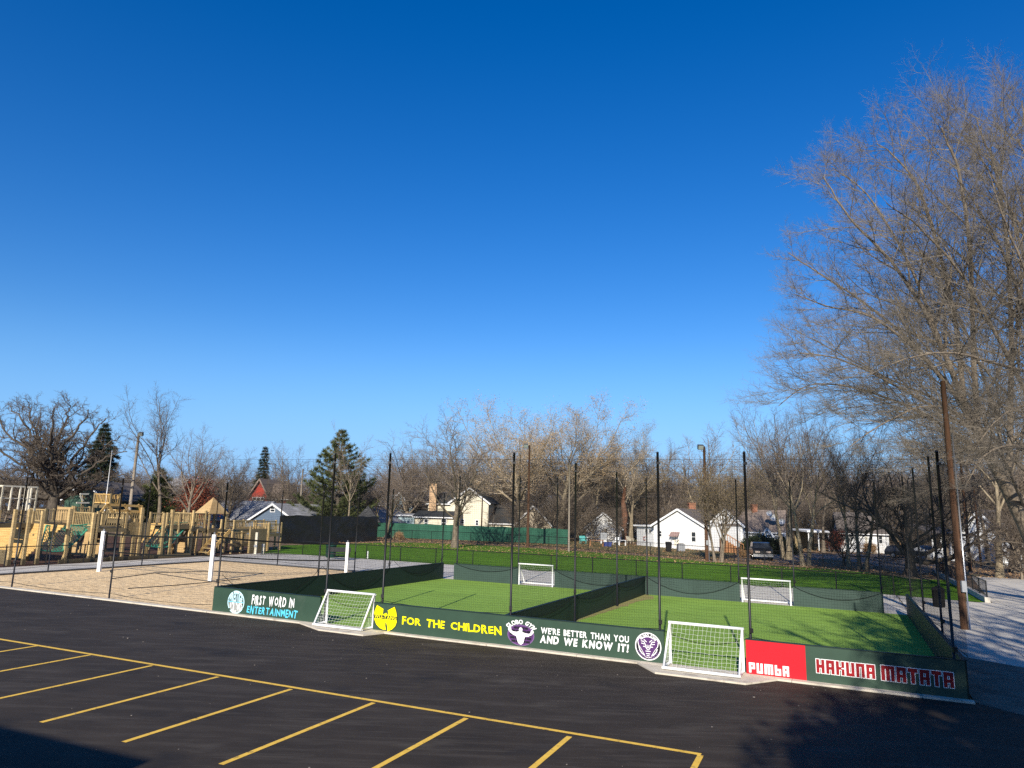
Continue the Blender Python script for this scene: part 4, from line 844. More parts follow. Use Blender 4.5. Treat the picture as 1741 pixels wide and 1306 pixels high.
# ------------------------------------------------------------------ houses
def house(name, label, A, B, depth, hw, hr, wall, roof, gable='front', wins=(), door=None, chim=None, over=.35, pale=False, cat='house', trim='trim'):
    """A, B: ground points of the front wall's ends; wins: picture rectangles on the front wall"""
    A = on_ground(A); B = on_ground(B); zb = min(A.z, B.z); d = Vector((B.x - A.x, B.y - A.y, 0)); w = d.length; X = d.normalized(); Yv = Vector((-X.y, X.x, 0))
    if Yv.y < 0: Yv = -Yv
    O = Vector((A.x, A.y, zb)); o = thing(name, label, cat, O + X * w / 2); P = lambda x, y, z: O + X * x + Yv * y + Z3 * z
    mb = MB(); b = 0
    if gable == 'front':
        mb.v = [tuple(P(*q)) for q in ((0,0,-.3),(w,0,-.3),(w,0,hw),(w/2,0,hr),(0,0,hw),(0,depth,-.3),(w,depth,-.3),(w,depth,hw),(w/2,depth,hr),(0,depth,hw))]
        mb.f = [(0,1,2,3,4),(9,8,7,6,5),(1,6,7,2),(5,0,4,9),(0,5,6,1),(2,7,8,3),(3,8,9,4)]
    elif gable == 'side':
        mb.v = [tuple(P(*q)) for q in ((0,0,-.3),(0,0,hw),(0,depth/2,hr),(0,depth,hw),(0,depth,-.3),(w,0,-.3),(w,0,hw),(w,depth/2,hr),(w,depth,hw),(w,depth,-.3))]
        mb.f = [(0,1,2,3,4),(9,8,7,6,5),(0,5,6,1),(4,3,8,9),(1,6,7,2),(2,7,8,3),(0,4,9,5)]
    else: mb.hexa([P(0,0,-.3),P(w,0,-.3),P(w,depth,-.3),P(0,depth,-.3),P(0,0,hw),P(w,0,hw),P(w,depth,hw),P(0,depth,hw)])
    mb.build('wall', M[wall], o); mb = MB(); tk = Z3 * .16
    if gable == 'front':
        sl = (hr - hw) / (w / 2)
        for sg in (-1, 1):
            e = w / 2 + sg * (w / 2 + over); q = [P(w/2, -over, hr + .03), P(e, -over, hw - sl * over + .03), P(e, depth + over, hw - sl * over + .03), P(w/2, depth + over, hr + .03)]; mb.hexa(q + [v + tk for v in q])
    elif gable == 'side':
        sl = (hr - hw) / (depth / 2)
        for sg in (-1, 1):
            e = depth / 2 + sg * (depth / 2 + over); q = [P(-over, depth/2, hr + .03), P(-over, e, hw - sl * over + .03), P(w + over, e, hw - sl * over + .03), P(w + over, depth/2, hr + .03)]; mb.hexa(q + [v + tk for v in q])
    else: mb.hexa([P(-over,-over,hw+.005),P(w+over,-over,hw+.005),P(w+over,depth,hw+.005),P(-over,depth,hw+.005),P(-over,-over,hw+.2),P(w+over,-over,hw+.2),P(w+over,depth,hr+.2),P(-over,depth,hr+.2)])
    rf = mb.build('roof', M[roof], o)
    mb = MB()                                         # fascia boards and gutters
    if gable == 'front':
        for sg in (-1, 1): e = w / 2 + sg * (w / 2 + over); mb.beam(P(w/2, -over - .02, hr + .02), P(e, -over - .02, hw - sl * over + .02), .05, .24)
    elif gable == 'side': mb.beam(P(-over, -over - .04, hw - sl * over + .05), P(w + over, -over - .04, hw - sl * over + .05), .1, .14)
    else: mb.beam(P(-over, -over - .03, hw + .1), P(w + over, -over - .03, hw + .1), .05, .2)
    mb.build('fascia', M[trim], rf)
    def hit(px, py):
        r_ = ray(px, py); k = (O - EYE).dot(Yv) / r_.dot(Yv); q = EYE + r_ * k - O; return q.dot(X), q.z
    for wd in wins:
        x0, z1 = hit(wd[0], wd[1]); x1, z0 = hit(wd[2], wd[3]); dark = len(wd) > 4; x0, x1 = min(x0, x1), max(x0, x1)
        mb = MB()
        for q in ((x0-.08, z0-.08, x0, z1+.08), (x1, z0-.08, x1+.08, z1+.08), (x0, z1, x1, z1+.08), (x0, z0-.08, x1, z0)): mb.hexa([P(q[0],-.07,q[1]),P(q[2],-.07,q[1]),P(q[2],0,q[1]),P(q[0],0,q[1]),P(q[0],-.07,q[3]),P(q[2],-.07,q[3]),P(q[2],0,q[3]),P(q[0],0,q[3])])
        zc = (z0 + z1) / 2; mb.hexa([P(x0,-.055,zc-.03),P(x1,-.055,zc-.03),P(x1,-.02,zc-.03),P(x0,-.02,zc-.03),P(x0,-.055,zc+.03),P(x1,-.055,zc+.03),P(x1,-.02,zc+.03),P(x0,-.02,zc+.03)])
        f = mb.build('window', M['trim'], o); mb = MB(); mb.face([P(x0,-.015,z0),P(x1,-.015,z0),P(x1,-.015,z1),P(x0,-.015,z1)]); mb.build('pane', M['glass_pale' if pale else 'glass'], f)
    if door:
        x0, z1 = hit(door[0], door[1]); x1, z0 = hit(door[2], door[3]); z0 = max(z0, 0); mb = MB(); mb.hexa([P(x0,-.06,z0),P(x1,-.06,z0),P(x1,-.003,z0),P(x0,-.003,z0),P(x0,-.06,z1),P(x1,-.06,z1),P(x1,-.003,z1),P(x0,-.003,z1)]); dd = mb.build('door', M['lumber_pale'], o)
        mb = MB(); mb.face([P(x0+.15,-.065,z0+.9),P(x1-.15,-.065,z0+.9),P(x1-.15,-.065,z1-.15),P(x0+.15,-.065,z1-.15)]); mb.build('pane', M['glass_pale'], dd)
    if chim:
        cx, cy, top, cw, cm = chim; mb = MB(); q = P(cx, cy, 0); mb.box(q.x - cw/2, q.y - cw/2, q.z + hw * .5, q.x + cw/2, q.y + cw/2, q.z + top); mb.box(q.x - cw/2 - .06, q.y - cw/2 - .06, q.z + top, q.x + cw/2 + .06, q.y + cw/2 + .06, q.z + top + .15); mb.build('chimney', M[cm], rf)
    return o, P, hit
def hh(px, py, Y): return hgt(gp_x(px, Y), py)
# white gable house with the door awning
A, B = GP(1112, 930), GP(1198, 935)
h1, P1, hit1 = house('gable_house', 'white sided gable house with an awning over its back door', A, B, 11, hgt(A, 891), hgt(GP(1155, 932), 866), 'wall_white', 'roof_taupe', 'front', [(1121, 903, 1125, 912), (1176, 905, 1183, 921)], (1146, 917, 1155, 936.5), (3.0, 6.5, 6.0, .9, 'wall_brick'))
x0, z1 = hit1(1141, 904); x1, z0 = hit1(1156, 912.5)
mb = MB(); mb.hexa([P1(x0,-.9,z0),P1(x1,-.9,z0),P1(x1,-.03,z1-.08),P1(x0,-.03,z1-.08),P1(x0,-.9,z0+.06),P1(x1,-.9,z0+.06),P1(x1,-.03,z1),P1(x0,-.03,z1)]); mb.build('awning', M['awning'], h1)
mb = MB(); mb.hexa([P1(x0+.2,-1.1,-.2),P1(x1-.1,-1.1,-.2),P1(x1-.1,-.07,-.2),P1(x0+.2,-.07,-.2),P1(x0+.2,-1.1,.3),P1(x1-.1,-1.1,.3),P1(x1-.1,-.07,.3),P1(x0+.2,-.07,.3)])
for x in (x0 + .22, x1 - .12): mb.beam(P1(x, -1.05, .3), P1(x, -1.05, 1.2), .05, .05); mb.beam(P1(x, -1.05, 1.2), P1(x, -.1, 1.2), .05, .05)
mb.build('door_step', M['trim'], h1)
A, B = GP(1198.5, 935), GP(1223, 937)
house('low_wing', 'low white wing joining the gable house and the gable front wing', A, B, 5, hgt(A, 893), hgt(A, 891), 'wall_white', 'roof_taupe', 'flat', [], cat='house wing', over=.1)
A, B = GP(1083, 926.5), GP(1111.5, 929.5)
hx, Px, hitx = house('flat_annex', 'white flat roofed annex with twin windows left of the gable house', A, B, 6, hgt(A, 894), hgt(A, 893), 'wall_white', 'trim', 'flat', [(1097, 900, 1102, 906), (1103, 900, 1108, 906)])
x0, z0 = hitx(1097, 915.5); mb = MB(); c = Px(x0, -.06, z0); mb.tube([c + Vector((.22 * math.cos(a), 0, .22 * math.sin(a))) for a in [2 * math.pi * k / 14 for k in range(15)]], .055, 6, False); tag(mb.build('wreath', M['leaf_red']), 'reddish round wreath hung on the white annex wall', 'wreath')
# white house with long brown roof and porch
A, B = gp_x(1206, 97), gp_x(1264, 95)
h2, P2, hit2 = house('gable_house', 'white gable front wing with one window, left of the long brown roof', A, B, 8, 3.3, hgt((A + B) / 2, 866), 'wall_white', 'roof_brown', 'front', [(1244, 904, 1250, 918), (1251, 907, 1256, 911)])
A, B = gp_x(1262, 96), gp_x(1332, 94)
h3, P3, hit3 = house('long_roof_house', 'white house with a long brown roof, brick chimney and small gabled porch', A, B, 9, hgt(A, 902), hgt(A, 867), 'wall_white', 'roof_brown', 'side', [(1274, 914, 1290, 920), (1315, 911, 1322, 915)], None, (1.3, 4.2, 6.0, .7, 'wall_brick'))
A, B = gp_x(1296, 92), gp_x(1316, 91.5)
hp, Pp, hitp = house('porch', 'small white gabled entry porch with steps on the long brown roofed house', A, B, 2.6, hgt(A, 911), hgt(A, 899), 'wall_white', 'roof_brown', 'front', [(1303, 909, 1312, 918)], cat='porch', over=.15)
mb = MB()
for k in range(5): mb.hexa([Pp(1.3,-.3*(5-k),-.3),Pp(2.8,-.3*(5-k),-.3),Pp(2.8,-.3*(4-k)-.002,-.3),Pp(1.3,-.3*(4-k)-.002,-.3),Pp(1.3,-.3*(5-k),.2*k+.1),Pp(2.8,-.3*(5-k),.2*k+.1),Pp(2.8,-.3*(4-k)-.002,.2*k+.1),Pp(1.3,-.3*(4-k)-.002,.2*k+.1)])
mb.build('steps', M['trim'], hp); mb = MB()
for x in (1.3, 2.8): mb.beam(Pp(x, -1.45, 1.0), Pp(x, -.1, 2.0), .06, .08); mb.beam(Pp(x, -1.45, .1), Pp(x, -1.45, 1.0), .07, .07)
mb.build('handrail', M['trim'], hp)
for k, (px, py, lb) in enumerate(((1308, 873, 'left white satellite dish on the brown roof'), (1316, 880, 'middle and largest white satellite dish on the brown roof'), (1329, 887, 'right white satellite dish near the roof edge'))):
    q = at(px, py, 94.6); o = thing('satellite_dish', lb, 'satellite dish', q, 0, 'satellite dishes on the brown roof'); r = (.38, .5, .42)[k]; n = Vector((-.35, -.8, .45)).normalized(); u_ = n.cross(Z3).normalized(); v_ = u_.cross(n)
    mb = MB(); mb.tube([q - n * .14, q - n * .10, q, q + n * .012], [r * .15, r * .6, r, r * .98], 16, True); mb.build('reflector', M['trim'], o, True); mb = MB(); mb.tube([q - v_ * r * .9, q + n * .5 - v_ * .1], .025, 5); mb.box(*(q + n * .5 - Vector((.06, .06, .16))), *(q + n * .5 + Vector((.06, .06, -.04)))); mb.build('feed_arm', M['grey_plastic'], o); mb = MB(); mb.tube([q - n * .1, q - n * .3 - Z3 * .5], .03, 6); mb.build('mast', M['grey_plastic'], o)
A = gp_x(1226, 90); o = thing('wooden_stair', 'red-brown wooden stair and railing beside the white gable wing', 'stairs', A); mb = MB(); dx = gp_x(1262, 90) - A
for k in range(8): q = A + dx * (k / 8); mb.hexa([q + Vector(v) for v in ((0,-.6,0),(.45,-.6,0),(.45,.6,0),(0,.6,0),(0,-.6,1.6 - k * .2),(.45,-.6,1.6 - k * .2),(.45,.6,1.6 - k * .2),(0,.6,1.6 - k * .2))])
mb.build('step', M['brown_deck'], o); mb = MB(); q = A + Vector((0, -.62, 0)); mb.beam(q + Z3 * 2.5, q + dx + Z3 * 1.0, .07, .1)
for k in range(9): e = k / 8; mb.beam(q + dx * e, q + dx * e + Z3 * (2.5 - 1.5 * e), .06, .06)
mb.build('railing', M['brown_deck'], o)
# white house at the right behind the twin trees, carport beside it
A, B = gp_x(1430, 103), gp_x(1513, 101)
house('side_gable_house', 'white house with a grey-brown roof behind the slender twin trees', A, B, 9, hgt(B, 907.5), hgt(B, 874), 'wall_white', 'roof_taupe', 'side', [(1494, 911, 1500, 924), (1452, 926, 1457, 929)], (1471, 913, 1476, 937))
A, B = gp_x(1376, 104), gp_x(1410, 103.5); o = thing('carport', 'open white carport left of the house behind the twin trees', 'carport', (A + B) / 2); mb = MB()
for q in (A, (A + B) / 2, B): mb.beam(q, q + Z3 * 2.5, .14, .14)
mb.build('post', M['trim'], o); mb = MB(); mb.hexa([A + Vector((-.3,-.3,2.5)), B + Vector((.3,-.3,2.5)), B + Vector((.3,5,2.7)), A + Vector((-.3,5,2.7)), A + Vector((-.3,-.3,2.75)), B + Vector((.3,-.3,2.75)), B + Vector((.3,5,2.95)), A + Vector((-.3,5,2.95))]); mb.build('roof', M['trim'], o); mb = MB(); mb.hexa([A + Vector((0,5,0)), B + Vector((0,5,0)), B + Vector((0,5.1,0)), A + Vector((0,5.1,0)), A + Vector((0,5,2.6)), B + Vector((0,5,2.6)), B + Vector((0,5.1,2.6)), A + Vector((0,5.1,2.6))]); mb.build('rear_wall', M['lumber_old'], o)
# right: house with a railed porch under the trees
A, B = gp_x(1634, 90), gp_x(1712, 86)
hr_, Pr, hitr = house('porch_house', 'white bungalow with a wide gable and railed porch among the trees at the right', A, B, 10, 3.0, hgt((A + B) / 2, 868), 'wall_white', 'roof_taupe', 'front', [(1655, 918, 1664, 930), (1688, 915, 1696, 930)], (1672, 915, 1679, 942))
A, B = gp_x(1588, 88), gp_x(1634, 86); o = thing('veranda', 'white railed veranda on the left of the bungalow among the trees', 'porch', (A + B) / 2); mb = MB()
for k in range(4): q = A.lerp(B, k / 3); mb.beam(q, q + Z3 * 2.9, .16, .16)
mb.build('column', M['trim'], o); mb = MB(); mb.beam(A + Z3 * 1.35, B + Z3 * 1.35, .09, .1); mb.beam(A + Z3 * .55, B + Z3 * .55, .07, .08)
for k in range(24): q = A.lerp(B, k / 23); mb.beam(q + Z3 * .55, q + Z3 * 1.35, .05, .05)
mb.build('railing', M['trim'], o); mb = MB(); mb.hexa([A + Vector((-.4,-.5,2.9)), B + Vector((.2,-.5,2.9)), B + Vector((.2,4,4.0)), A + Vector((-.4,4,4.0)), A + Vector((-.4,-.5,3.1)), B + Vector((.2,-.5,3.1)), B + Vector((.2,4,4.2)), A + Vector((-.4,4,4.2))]); mb.build('roof', M['roof_taupe'], o); mb = MB(); mb.hexa([A + Vector((0,0,0)), B, B + Vector((0,4,0)), A + Vector((0,4,0)), A + Vector((0,0,.5)), B + Z3 * .5, B + Vector((0,4,.5)), A + Vector((0,4,.5))]); mb.build('floor', M['trim'], o)
A, B = gp_x(1700, 80), gp_x(1760, 78); house('white_shed', 'white sided house corner at the right edge behind thick branches', A, B, 8, 3.6, 5.6, 'wall_white', 'roof_taupe', 'front', [(1716, 905, 1722, 915)])
# cream two-storey house and its low wing behind the green screen
A, B = gp_x(764, 113), gp_x(829, 112)
house('two_storey_house', 'cream two-storey house with a street-side gable behind the green screen', A, B, 9, hgt(B, 855), hgt((A + B) / 2, 830), 'wall_cream', 'roof_dark', 'front', [(809, 885, 813, 893), (784, 884, 789, 890)])
A, B = gp_x(726, 118), gp_x(764, 117)
house('rear_wing', 'cream upper wing with a dark roof and a tall tan chimney', A, B, 6, hgt(A, 855), hgt(A, 838), 'wall_cream', 'roof_dark', 'side', [], None, (1.0, -.6, hgt(A, 824), 1.1, 'chimney_tan'), cat='house wing')
A, B = gp_x(704, 110), gp_x(772, 109)
house('low_wing', 'low cream wing with a grey roof along the green screen', A, B, 6, hgt(A, 878), hgt(A, 869), 'wall_cream', 'roof_dark', 'side', [(722, 883, 727, 895), (751, 883, 758, 895)], cat='house wing')
A, B = gp_x(676, 112), gp_x(703, 111.5); house('green_shed', 'small pale green shed left of the low cream wing', A, B, 4, hgt(A, 877), hgt(A, 874), 'wall_sky', 'roof_grey', 'flat', [], cat='shed')
A, B = gp_x(655, 126), gp_x(700, 124); house('pale_blue_house', 'pale blue two-storey house left of the cream house', A, B, 10, hgt(A, 862), hgt((A + B) / 2, 838), 'wall_sky', 'roof_grey', 'front', [(676, 878, 679, 884)])
A, B = gp_x(628, 128), gp_x(656, 126); house('grey_house', 'pale grey house with a slanting roof behind the right end of the black sheeting', A, B, 10, hgt(A, 858), hgt(B, 840), 'wall_sky', 'roof_grey', 'side', [(640, 868, 643, 874)])
# tan garage, white sheds and white two-storey houses farther back
A, B = gp_x(876, 112), gp_x(937, 111); house('tan_garage', 'tan gable garage behind the floodlight pole', A, B, 8, hgt(B, 893), hgt((A + B) / 2, 860), 'wall_tan', 'roof_dark', 'front', [], cat='garage')
A, B = gp_x(828, 113), gp_x(878, 112.5); house('dark_roof_wing', 'low white wing with a steep dark roof joined to the tan garage', A, B, 9, hgt(A, 888), hgt(A, 858), 'wall_cream', 'roof_dark', 'side', [], cat='house wing')
A, B = gp_x(848, 132), gp_x(896, 131); house('white_block_house', 'white flat topped house wall showing above the dark garage roof', A, B, 8, hgt(A, 857), hgt(A, 853), 'wall_white', 'roof_grey', 'flat', [])
A, B = gp_x(996, 113), gp_x(1056, 112); house('white_garage', 'weathered white gable garage behind the yard furniture', A, B, 8, hgt(A, 896), hgt((A + B) / 2, 872), 'wall_white', 'roof_dark', 'front', [(1028, 899, 1033, 907)], cat='garage')
A, B = gp_x(920, 134), gp_x(948, 133); house('tall_white_house', 'tall narrow white gable house glimpsed between tree trunks', A, B, 8, hgt(A, 866), hgt((A + B) / 2, 842), 'wall_white', 'roof_grey', 'front', [(931, 870, 935, 878)])
A, B = gp_x(1078, 140), gp_x(1143, 138); house('white_two_storey_house', 'white two-storey house with dark windows above the flat annex', A, B, 9, hgt(A, 863), hgt(A, 846), 'wall_white', 'roof_taupe', 'side', [(1096, 865, 1100, 876), (1110, 868, 1114, 880), (1126, 866, 1130, 875)])
A, B = gp_x(1042, 142), gp_x(1080, 141); house('white_gable_house', 'white gable front house behind the rusty brown trunk', A, B, 9, hgt(B, 872), hgt((A + B) / 2, 846), 'wall_white', 'roof_grey', 'front', [(1058, 866, 1062, 875)])
A, B = gp_x(1420, 150), gp_x(1450, 150)
# left: blue gable building, red gabled house, green gable shed
A, B = gp_x(419, 98), gp_x(508, 93); hb = hgt((A + B) / 2, 857)
house('blue_gable_building', 'blue-grey sided building with a long pale grey roof behind the playground', A, B, 24, hgt(A, 886), hb, 'wall_blue', 'roof_grey', 'front', [(461, 862, 467, 870)])
A, B = gp_x(318, 108), gp_x(424, 105); house('long_grey_roof', 'long low building with a grey shingle roof left of the blue gable', A, B, 10, hgt(B, 884), hgt(B, 853), 'wall_blue', 'roof_grey', 'side', [])
A, B = gp_x(411, 128), gp_x(462, 127); house('red_gable_house', 'red half-timbered gable house above the grey roof', A, B, 10, hgt(A, 858), hgt((A + B) / 2, 815), 'wall_red', 'roof_brown', 'front', [(430, 846, 435, 856), (437, 846, 442, 856), (444, 846, 448, 856)], over=.5, trim='roof_brown')
A, B = gp_x(452, 127), gp_x(494, 128); house('brown_roof_wing', 'brown roofed wing with white windows right of the red gable', A, B, 9, hgt(A, 847), hgt(A, 822), 'wall_red', 'roof_brown', 'side', [(464, 848, 470, 856), (474, 848, 479, 856)], cat='house wing')
A, B = gp_x(104, 100), gp_x(172, 98); house('green_gable_shed', 'dark green gabled shed with white trim behind the playground', A, B, 8, hgt(A, 847), hgt((A + B) / 2, 819), 'wall_green', 'roof_taupe', 'front', [], None, (3.0, 4, hgt(A, 816), .6, 'trim_dark'))
A, B = gp_x(268, 152), gp_x(345, 150); house('grey_green_house', 'grey-green roofed house behind the red shrub', A, B, 9, hgt(A, 842), hgt(A, 812), 'wall_green', 'roof_grey', 'side', [])
A, B = gp_x(1610, 140), gp_x(1720, 135)
# building behind the viewer at the left: throws the shadow across the lot's corner
cn = Vector((-8.55, .85, 0)); a_ = cn - FU * 24; A = a_ - FV * 12; mb = MB(); q = [cn, cn - FV * 12, A, a_]
o = thing('brick_building', 'brick building with a flat roof on the near side of the parking lot', 'building', cn - FU * 12 - FV * 6); b4 = [Vector((v.x, v.y, -.5)) for v in q][::-1]
mb.hexa(b4 + [Vector((v.x, v.y, 6.0)) for v in b4]); mb.build('wall', M['wall_brick'], o); mb = MB(); mb.hexa([Vector((v.x, v.y, 6.0)) for v in b4] + [Vector((v.x, v.y, 6.25)) for v in b4]); mb.build('roof', M['roof_grey'], o)
# ------------------------------------------------------------------ vehicles
def car(name, label, p, rz, paint, L_=4.7, Wd=1.85, H=1.75, hood=.95):
    o = thing(name, label, 'car', (0, 0, 0)); h2 = Wd / 2
    prof = [(-L_/2, .35), (-L_/2, hood - .05), (-L_/2 + .1, hood), (-L_/2 + 1.15, hood + .08), (-L_/2 + 1.75, H - .06), (-L_/2 + 2.1, H), (L_/2 - .75, H), (L_/2 - .3, H - .15), (L_/2 - .05, hood + .1), (L_/2, hood - .1), (L_/2, .35)]
    mb = MB(); n = len(prof); V = []
    for sgn in (-1, 1):
        for x, z in prof: V.append((sgn * (h2 if z < hood + .15 else h2 - .16), x, z))
    mb.v = V; mb.f = [tuple(range(n - 1, -1, -1)), tuple(range(n, 2 * n))] + [(i, (i+1) % n, n + (i+1) % n, n + i) for i in range(n)]; mb.build('body', paint, o)
    mb = MB(); z0, z1 = hood + .14, H - .1; mb.face([(-h2+.2, -L_/2+1.19, z0), (h2-.2, -L_/2+1.19, z0), (h2-.24, -L_/2+1.66, z1), (-h2+.24, -L_/2+1.66, z1)]); w_ = mb.build('windscreen', M['glass'], o); w_.location = (0, -.02, .015)
    for sgn in (-1, 1):
        mb = MB(); x = sgn * (h2 - .155 + .01); mb.face([(x, -L_/2+1.75, hood+.22), (x, L_/2-.45, hood+.22), (x, L_/2-.8, H-.14), (x, -L_/2+2.05, H-.14)]); mb.build('side_window', M['glass'], o)
        mb = MB(); mb.box(sgn * h2 * .55 - .22, -L_/2 - .03, hood - .28, sgn * h2 * .55 + .22, -L_/2 + .02, hood - .1); mb.build('headlight', M['lamp_glass'], o)
        for y in (-L_/2 + .85, L_/2 - .95):
            mb = MB(); mb.tube([(sgn * (h2 - .2), y, .34), (sgn * (h2 + .02), y, .34)], .34, 16); wh = mb.build('wheel', M['tyre'], o); mb = MB(); mb.tube([(sgn * (h2 + .021), y, .34), (sgn * (h2 + .035), y, .34)], .2, 12); mb.build('rim', M['steel'], wh)
        mb = MB(); mb.box(sgn * (h2 + .02) - .1, -L_/2 + 1.5, hood + .12, sgn * (h2 + .02) + .1, -L_/2 + 1.6, hood + .3); mb.build('mirror', M['car_dark'], o)
    mb = MB(); mb.box(-h2 + .02, -L_/2 - .09, .36, h2 - .02, -L_/2, .62); mb.build('bumper', M['steel'], o); mb = MB(); mb.box(-.42, -L_/2 - .02, .68, .42, -L_/2 + .01, .88); mb.build('grille', M['trim_dark'], o)
    o.location = p; o.rotation_euler.z = rz; return o
car('parked_car', 'dark pickup style car parked on the gravel by the evergreen bushes, facing the field', GP(1294, 951), rad(-14), M['car_dark'], 4.9, 1.95, 1.75, 1.02)
car('parked_car', 'silver car parked in tree shade left of the veranda', gp_x(1570, 92), rad(20), M['car_silver'], 4.5, 1.8, 1.5, .85)
car('parked_car', 'dark car half hidden beside the trunks at the end of the gravel road', gp_x(1540, 90), rad(60), M['car_dark'], 4.5, 1.8, 1.5, .85)
# ------------------------------------------------------------------ yard furniture
def table(label, p, w, d, h, m, name='yard_table'):
    o = thing(name, label, 'table', p); mb = MB(); mb.box(p.x - w/2, p.y - d/2, p.z + h - .06, p.x + w/2, p.y + d/2, p.z + h); mb.build('tabletop', m, o)
    for a in (-1, 1):
        for b in (-1, 1): mb = MB(); mb.box(p.x + a * (w/2 - .08) - .04, p.y + b * (d/2 - .08) - .04, p.z - .05, p.x + a * (w/2 - .08) + .04, p.y + b * (d/2 - .08) + .04, p.z + h - .06); mb.build('leg', m, o)
def ychair(label, p, m, rz=0.0, w=.62):
    o = thing('yard_chair', label, 'chair', (0, 0, 0)); mb = MB(); mb.box(-w/2, -.3, .36, w/2, .3, .42); mb.build('seat', m, o); mb = MB(); mb.hexa([Vector(v) for v in ((-w/2,.26,.42),(w/2,.26,.42),(w/2,.31,.42),(-w/2,.31,.42),(-w/2,.44,1.05),(w/2,.44,1.05),(w/2,.5,1.05),(-w/2,.5,1.05))]); mb.build('backrest', m, o)
    for a in (-1, 1):
        for b in (-1, 1): mb = MB(); mb.beam((a * (w/2 - .04), b * .26, 0), (a * (w/2 - .04), b * .26, .36), .05, .05); mb.build('leg', m, o)
        mb = MB(); mb.box(a * w/2 - .05, -.32, .62, a * w/2 + .05, .34, .66); mb.beam((a * w/2, -.26, .42), (a * w/2, -.26, .62), .05, .05); mb.build('armrest', m, o)
    o.location = p; o.rotation_euler.z = rz
ychair('teal armchair facing the grass field', GP(995, 926) + Vector((0, 3, .03)), M['teal_plastic'], .2, .8)
ychair('teal armchair turned sideways behind the other', GP(1001, 924) + Vector((0, 6, .06)), M['teal_plastic'], 1.2, .8)
table('brown wooden yard table right of the teal chairs', GP(1014, 929), 1.8, .9, .8, M['brown_deck'])
table('white yard table left of the flat annex', GP(1058, 928), 1.0, .7, .75, M['trim'])
ychair('white chair beside the white yard table', GP(1048, 927) + Vector((0, .5, 0)), M['trim'], -.6)
ychair('pale wooden lounge chair behind the white table', GP(1072, 924), M['lumber_pale'], .9, 1.0)
p = GP(1026, 924); o = thing('storage_cabinet', 'grey and white cabinet standing in the yard', 'cabinet', p); mb = MB(); mb.box(p.x-.45, p.y-.3, p.z+.6, p.x+.45, p.y+.3, p.z+1.5); mb.build('upper_body', M['grey_plastic'], o); mb = MB(); mb.box(p.x-.43, p.y-.28, p.z, p.x+.43, p.y+.28, p.z+.595); mb.build('base', M['trim'], o); mb = MB(); mb.box(p.x-.02, p.y-.32, p.z+.9, p.x+.02, p.y-.301, p.z+1.2); mb.build('handle', M['trim_dark'], o)
p = GP(1032, 929); o = thing('storage_tub', 'blue plastic tub on the yard grass', 'tub', p); mb = MB(); mb.hexa([p + Vector(v) for v in ((-.5,-.3,0),(.5,-.3,0),(.5,.3,0),(-.5,.3,0),(-.6,-.38,.5),(.6,-.38,.5),(.6,.38,.5),(-.6,.38,.5))]); mb.build('body', M['blue_plastic'], o); mb = MB(); mb.box(p.x-.64, p.y-.42, p.z+.5, p.x+.64, p.y+.42, p.z+.56); mb.build('lid', M['blue_plastic'], o)
p = GP(1137, 938); o = thing('wheeled_bin', 'black wheeled bin by the back door of the gable house', 'trash can', p); mb = MB(); mb.hexa([p + Vector(v) for v in ((-.26,-.28,.06),(.26,-.28,.06),(.26,.28,.06),(-.26,.28,.06),(-.32,-.36,1.0),(.32,-.36,1.0),(.32,.36,1.0),(-.32,.36,1.0))]); mb.build('body', M['tyre'], o); mb = MB(); mb.hexa([p + Vector(v) for v in ((-.34,-.4,1.0),(.34,-.4,1.0),(.34,.4,1.02),(-.34,.4,1.02),(-.3,-.36,1.08),(.3,-.36,1.08),(.3,.4,1.15),(-.3,.4,1.15))]); mb.build('lid', M['tyre'], o)
for a in (-.27, .27): mb = MB(); mb.tube([p + Vector((a-.04,.3,.12)), p + Vector((a+.04,.3,.12))], .12, 10); mb.build('wheel', M['tyre'], o)
p = GP(1158, 937); o = thing('air_conditioner', 'grey outdoor air conditioner beside the awning door', 'air conditioner', p); mb = MB(); mb.box(p.x-.4, p.y-.4, p.z, p.x+.4, p.y+.4, p.z+.85); mb.build('casing', M['grey_plastic'], o); mb = MB(); mb.tube([p + Z3 * .85, p + Z3 * .9], .34, 14); mb.build('fan_grille', M['trim_dark'], o)
# ------------------------------------------------------------------ trees
def nrm(v):
    l = math.sqrt(v[0]*v[0] + v[1]*v[1] + v[2]*v[2]) or 1.0; return (v[0]/l, v[1]/l, v[2]/l)
def grow(start, d, L_, r, lev, P, rd, out, az=0.0):
    """one branch as a polyline, then its side branches; out collects (points, radii, level)"""
    k = P['seg'][lev]; w = P['wig'][lev]; up = P['up'][lev]; st = L_ / k; p = start; pts = [p]; dirs = [d]
    for i in range(k):
        d = nrm((d[0] + rd.gauss(0, w), d[1] + rd.gauss(0, w), d[2] + rd.gauss(0, w) + up))
        p = (p[0] + d[0]*st, p[1] + d[1]*st, p[2] + d[2]*st); pts.append(p); dirs.append(d)
    tp = P['taper'][lev]; rr = [r * (1 - (1 - tp) * (i / k) ** .9) for i in range(k + 1)]
    out.append((pts, rr, lev)); side(pts, rr, dirs, L_, lev, P, rd, out)
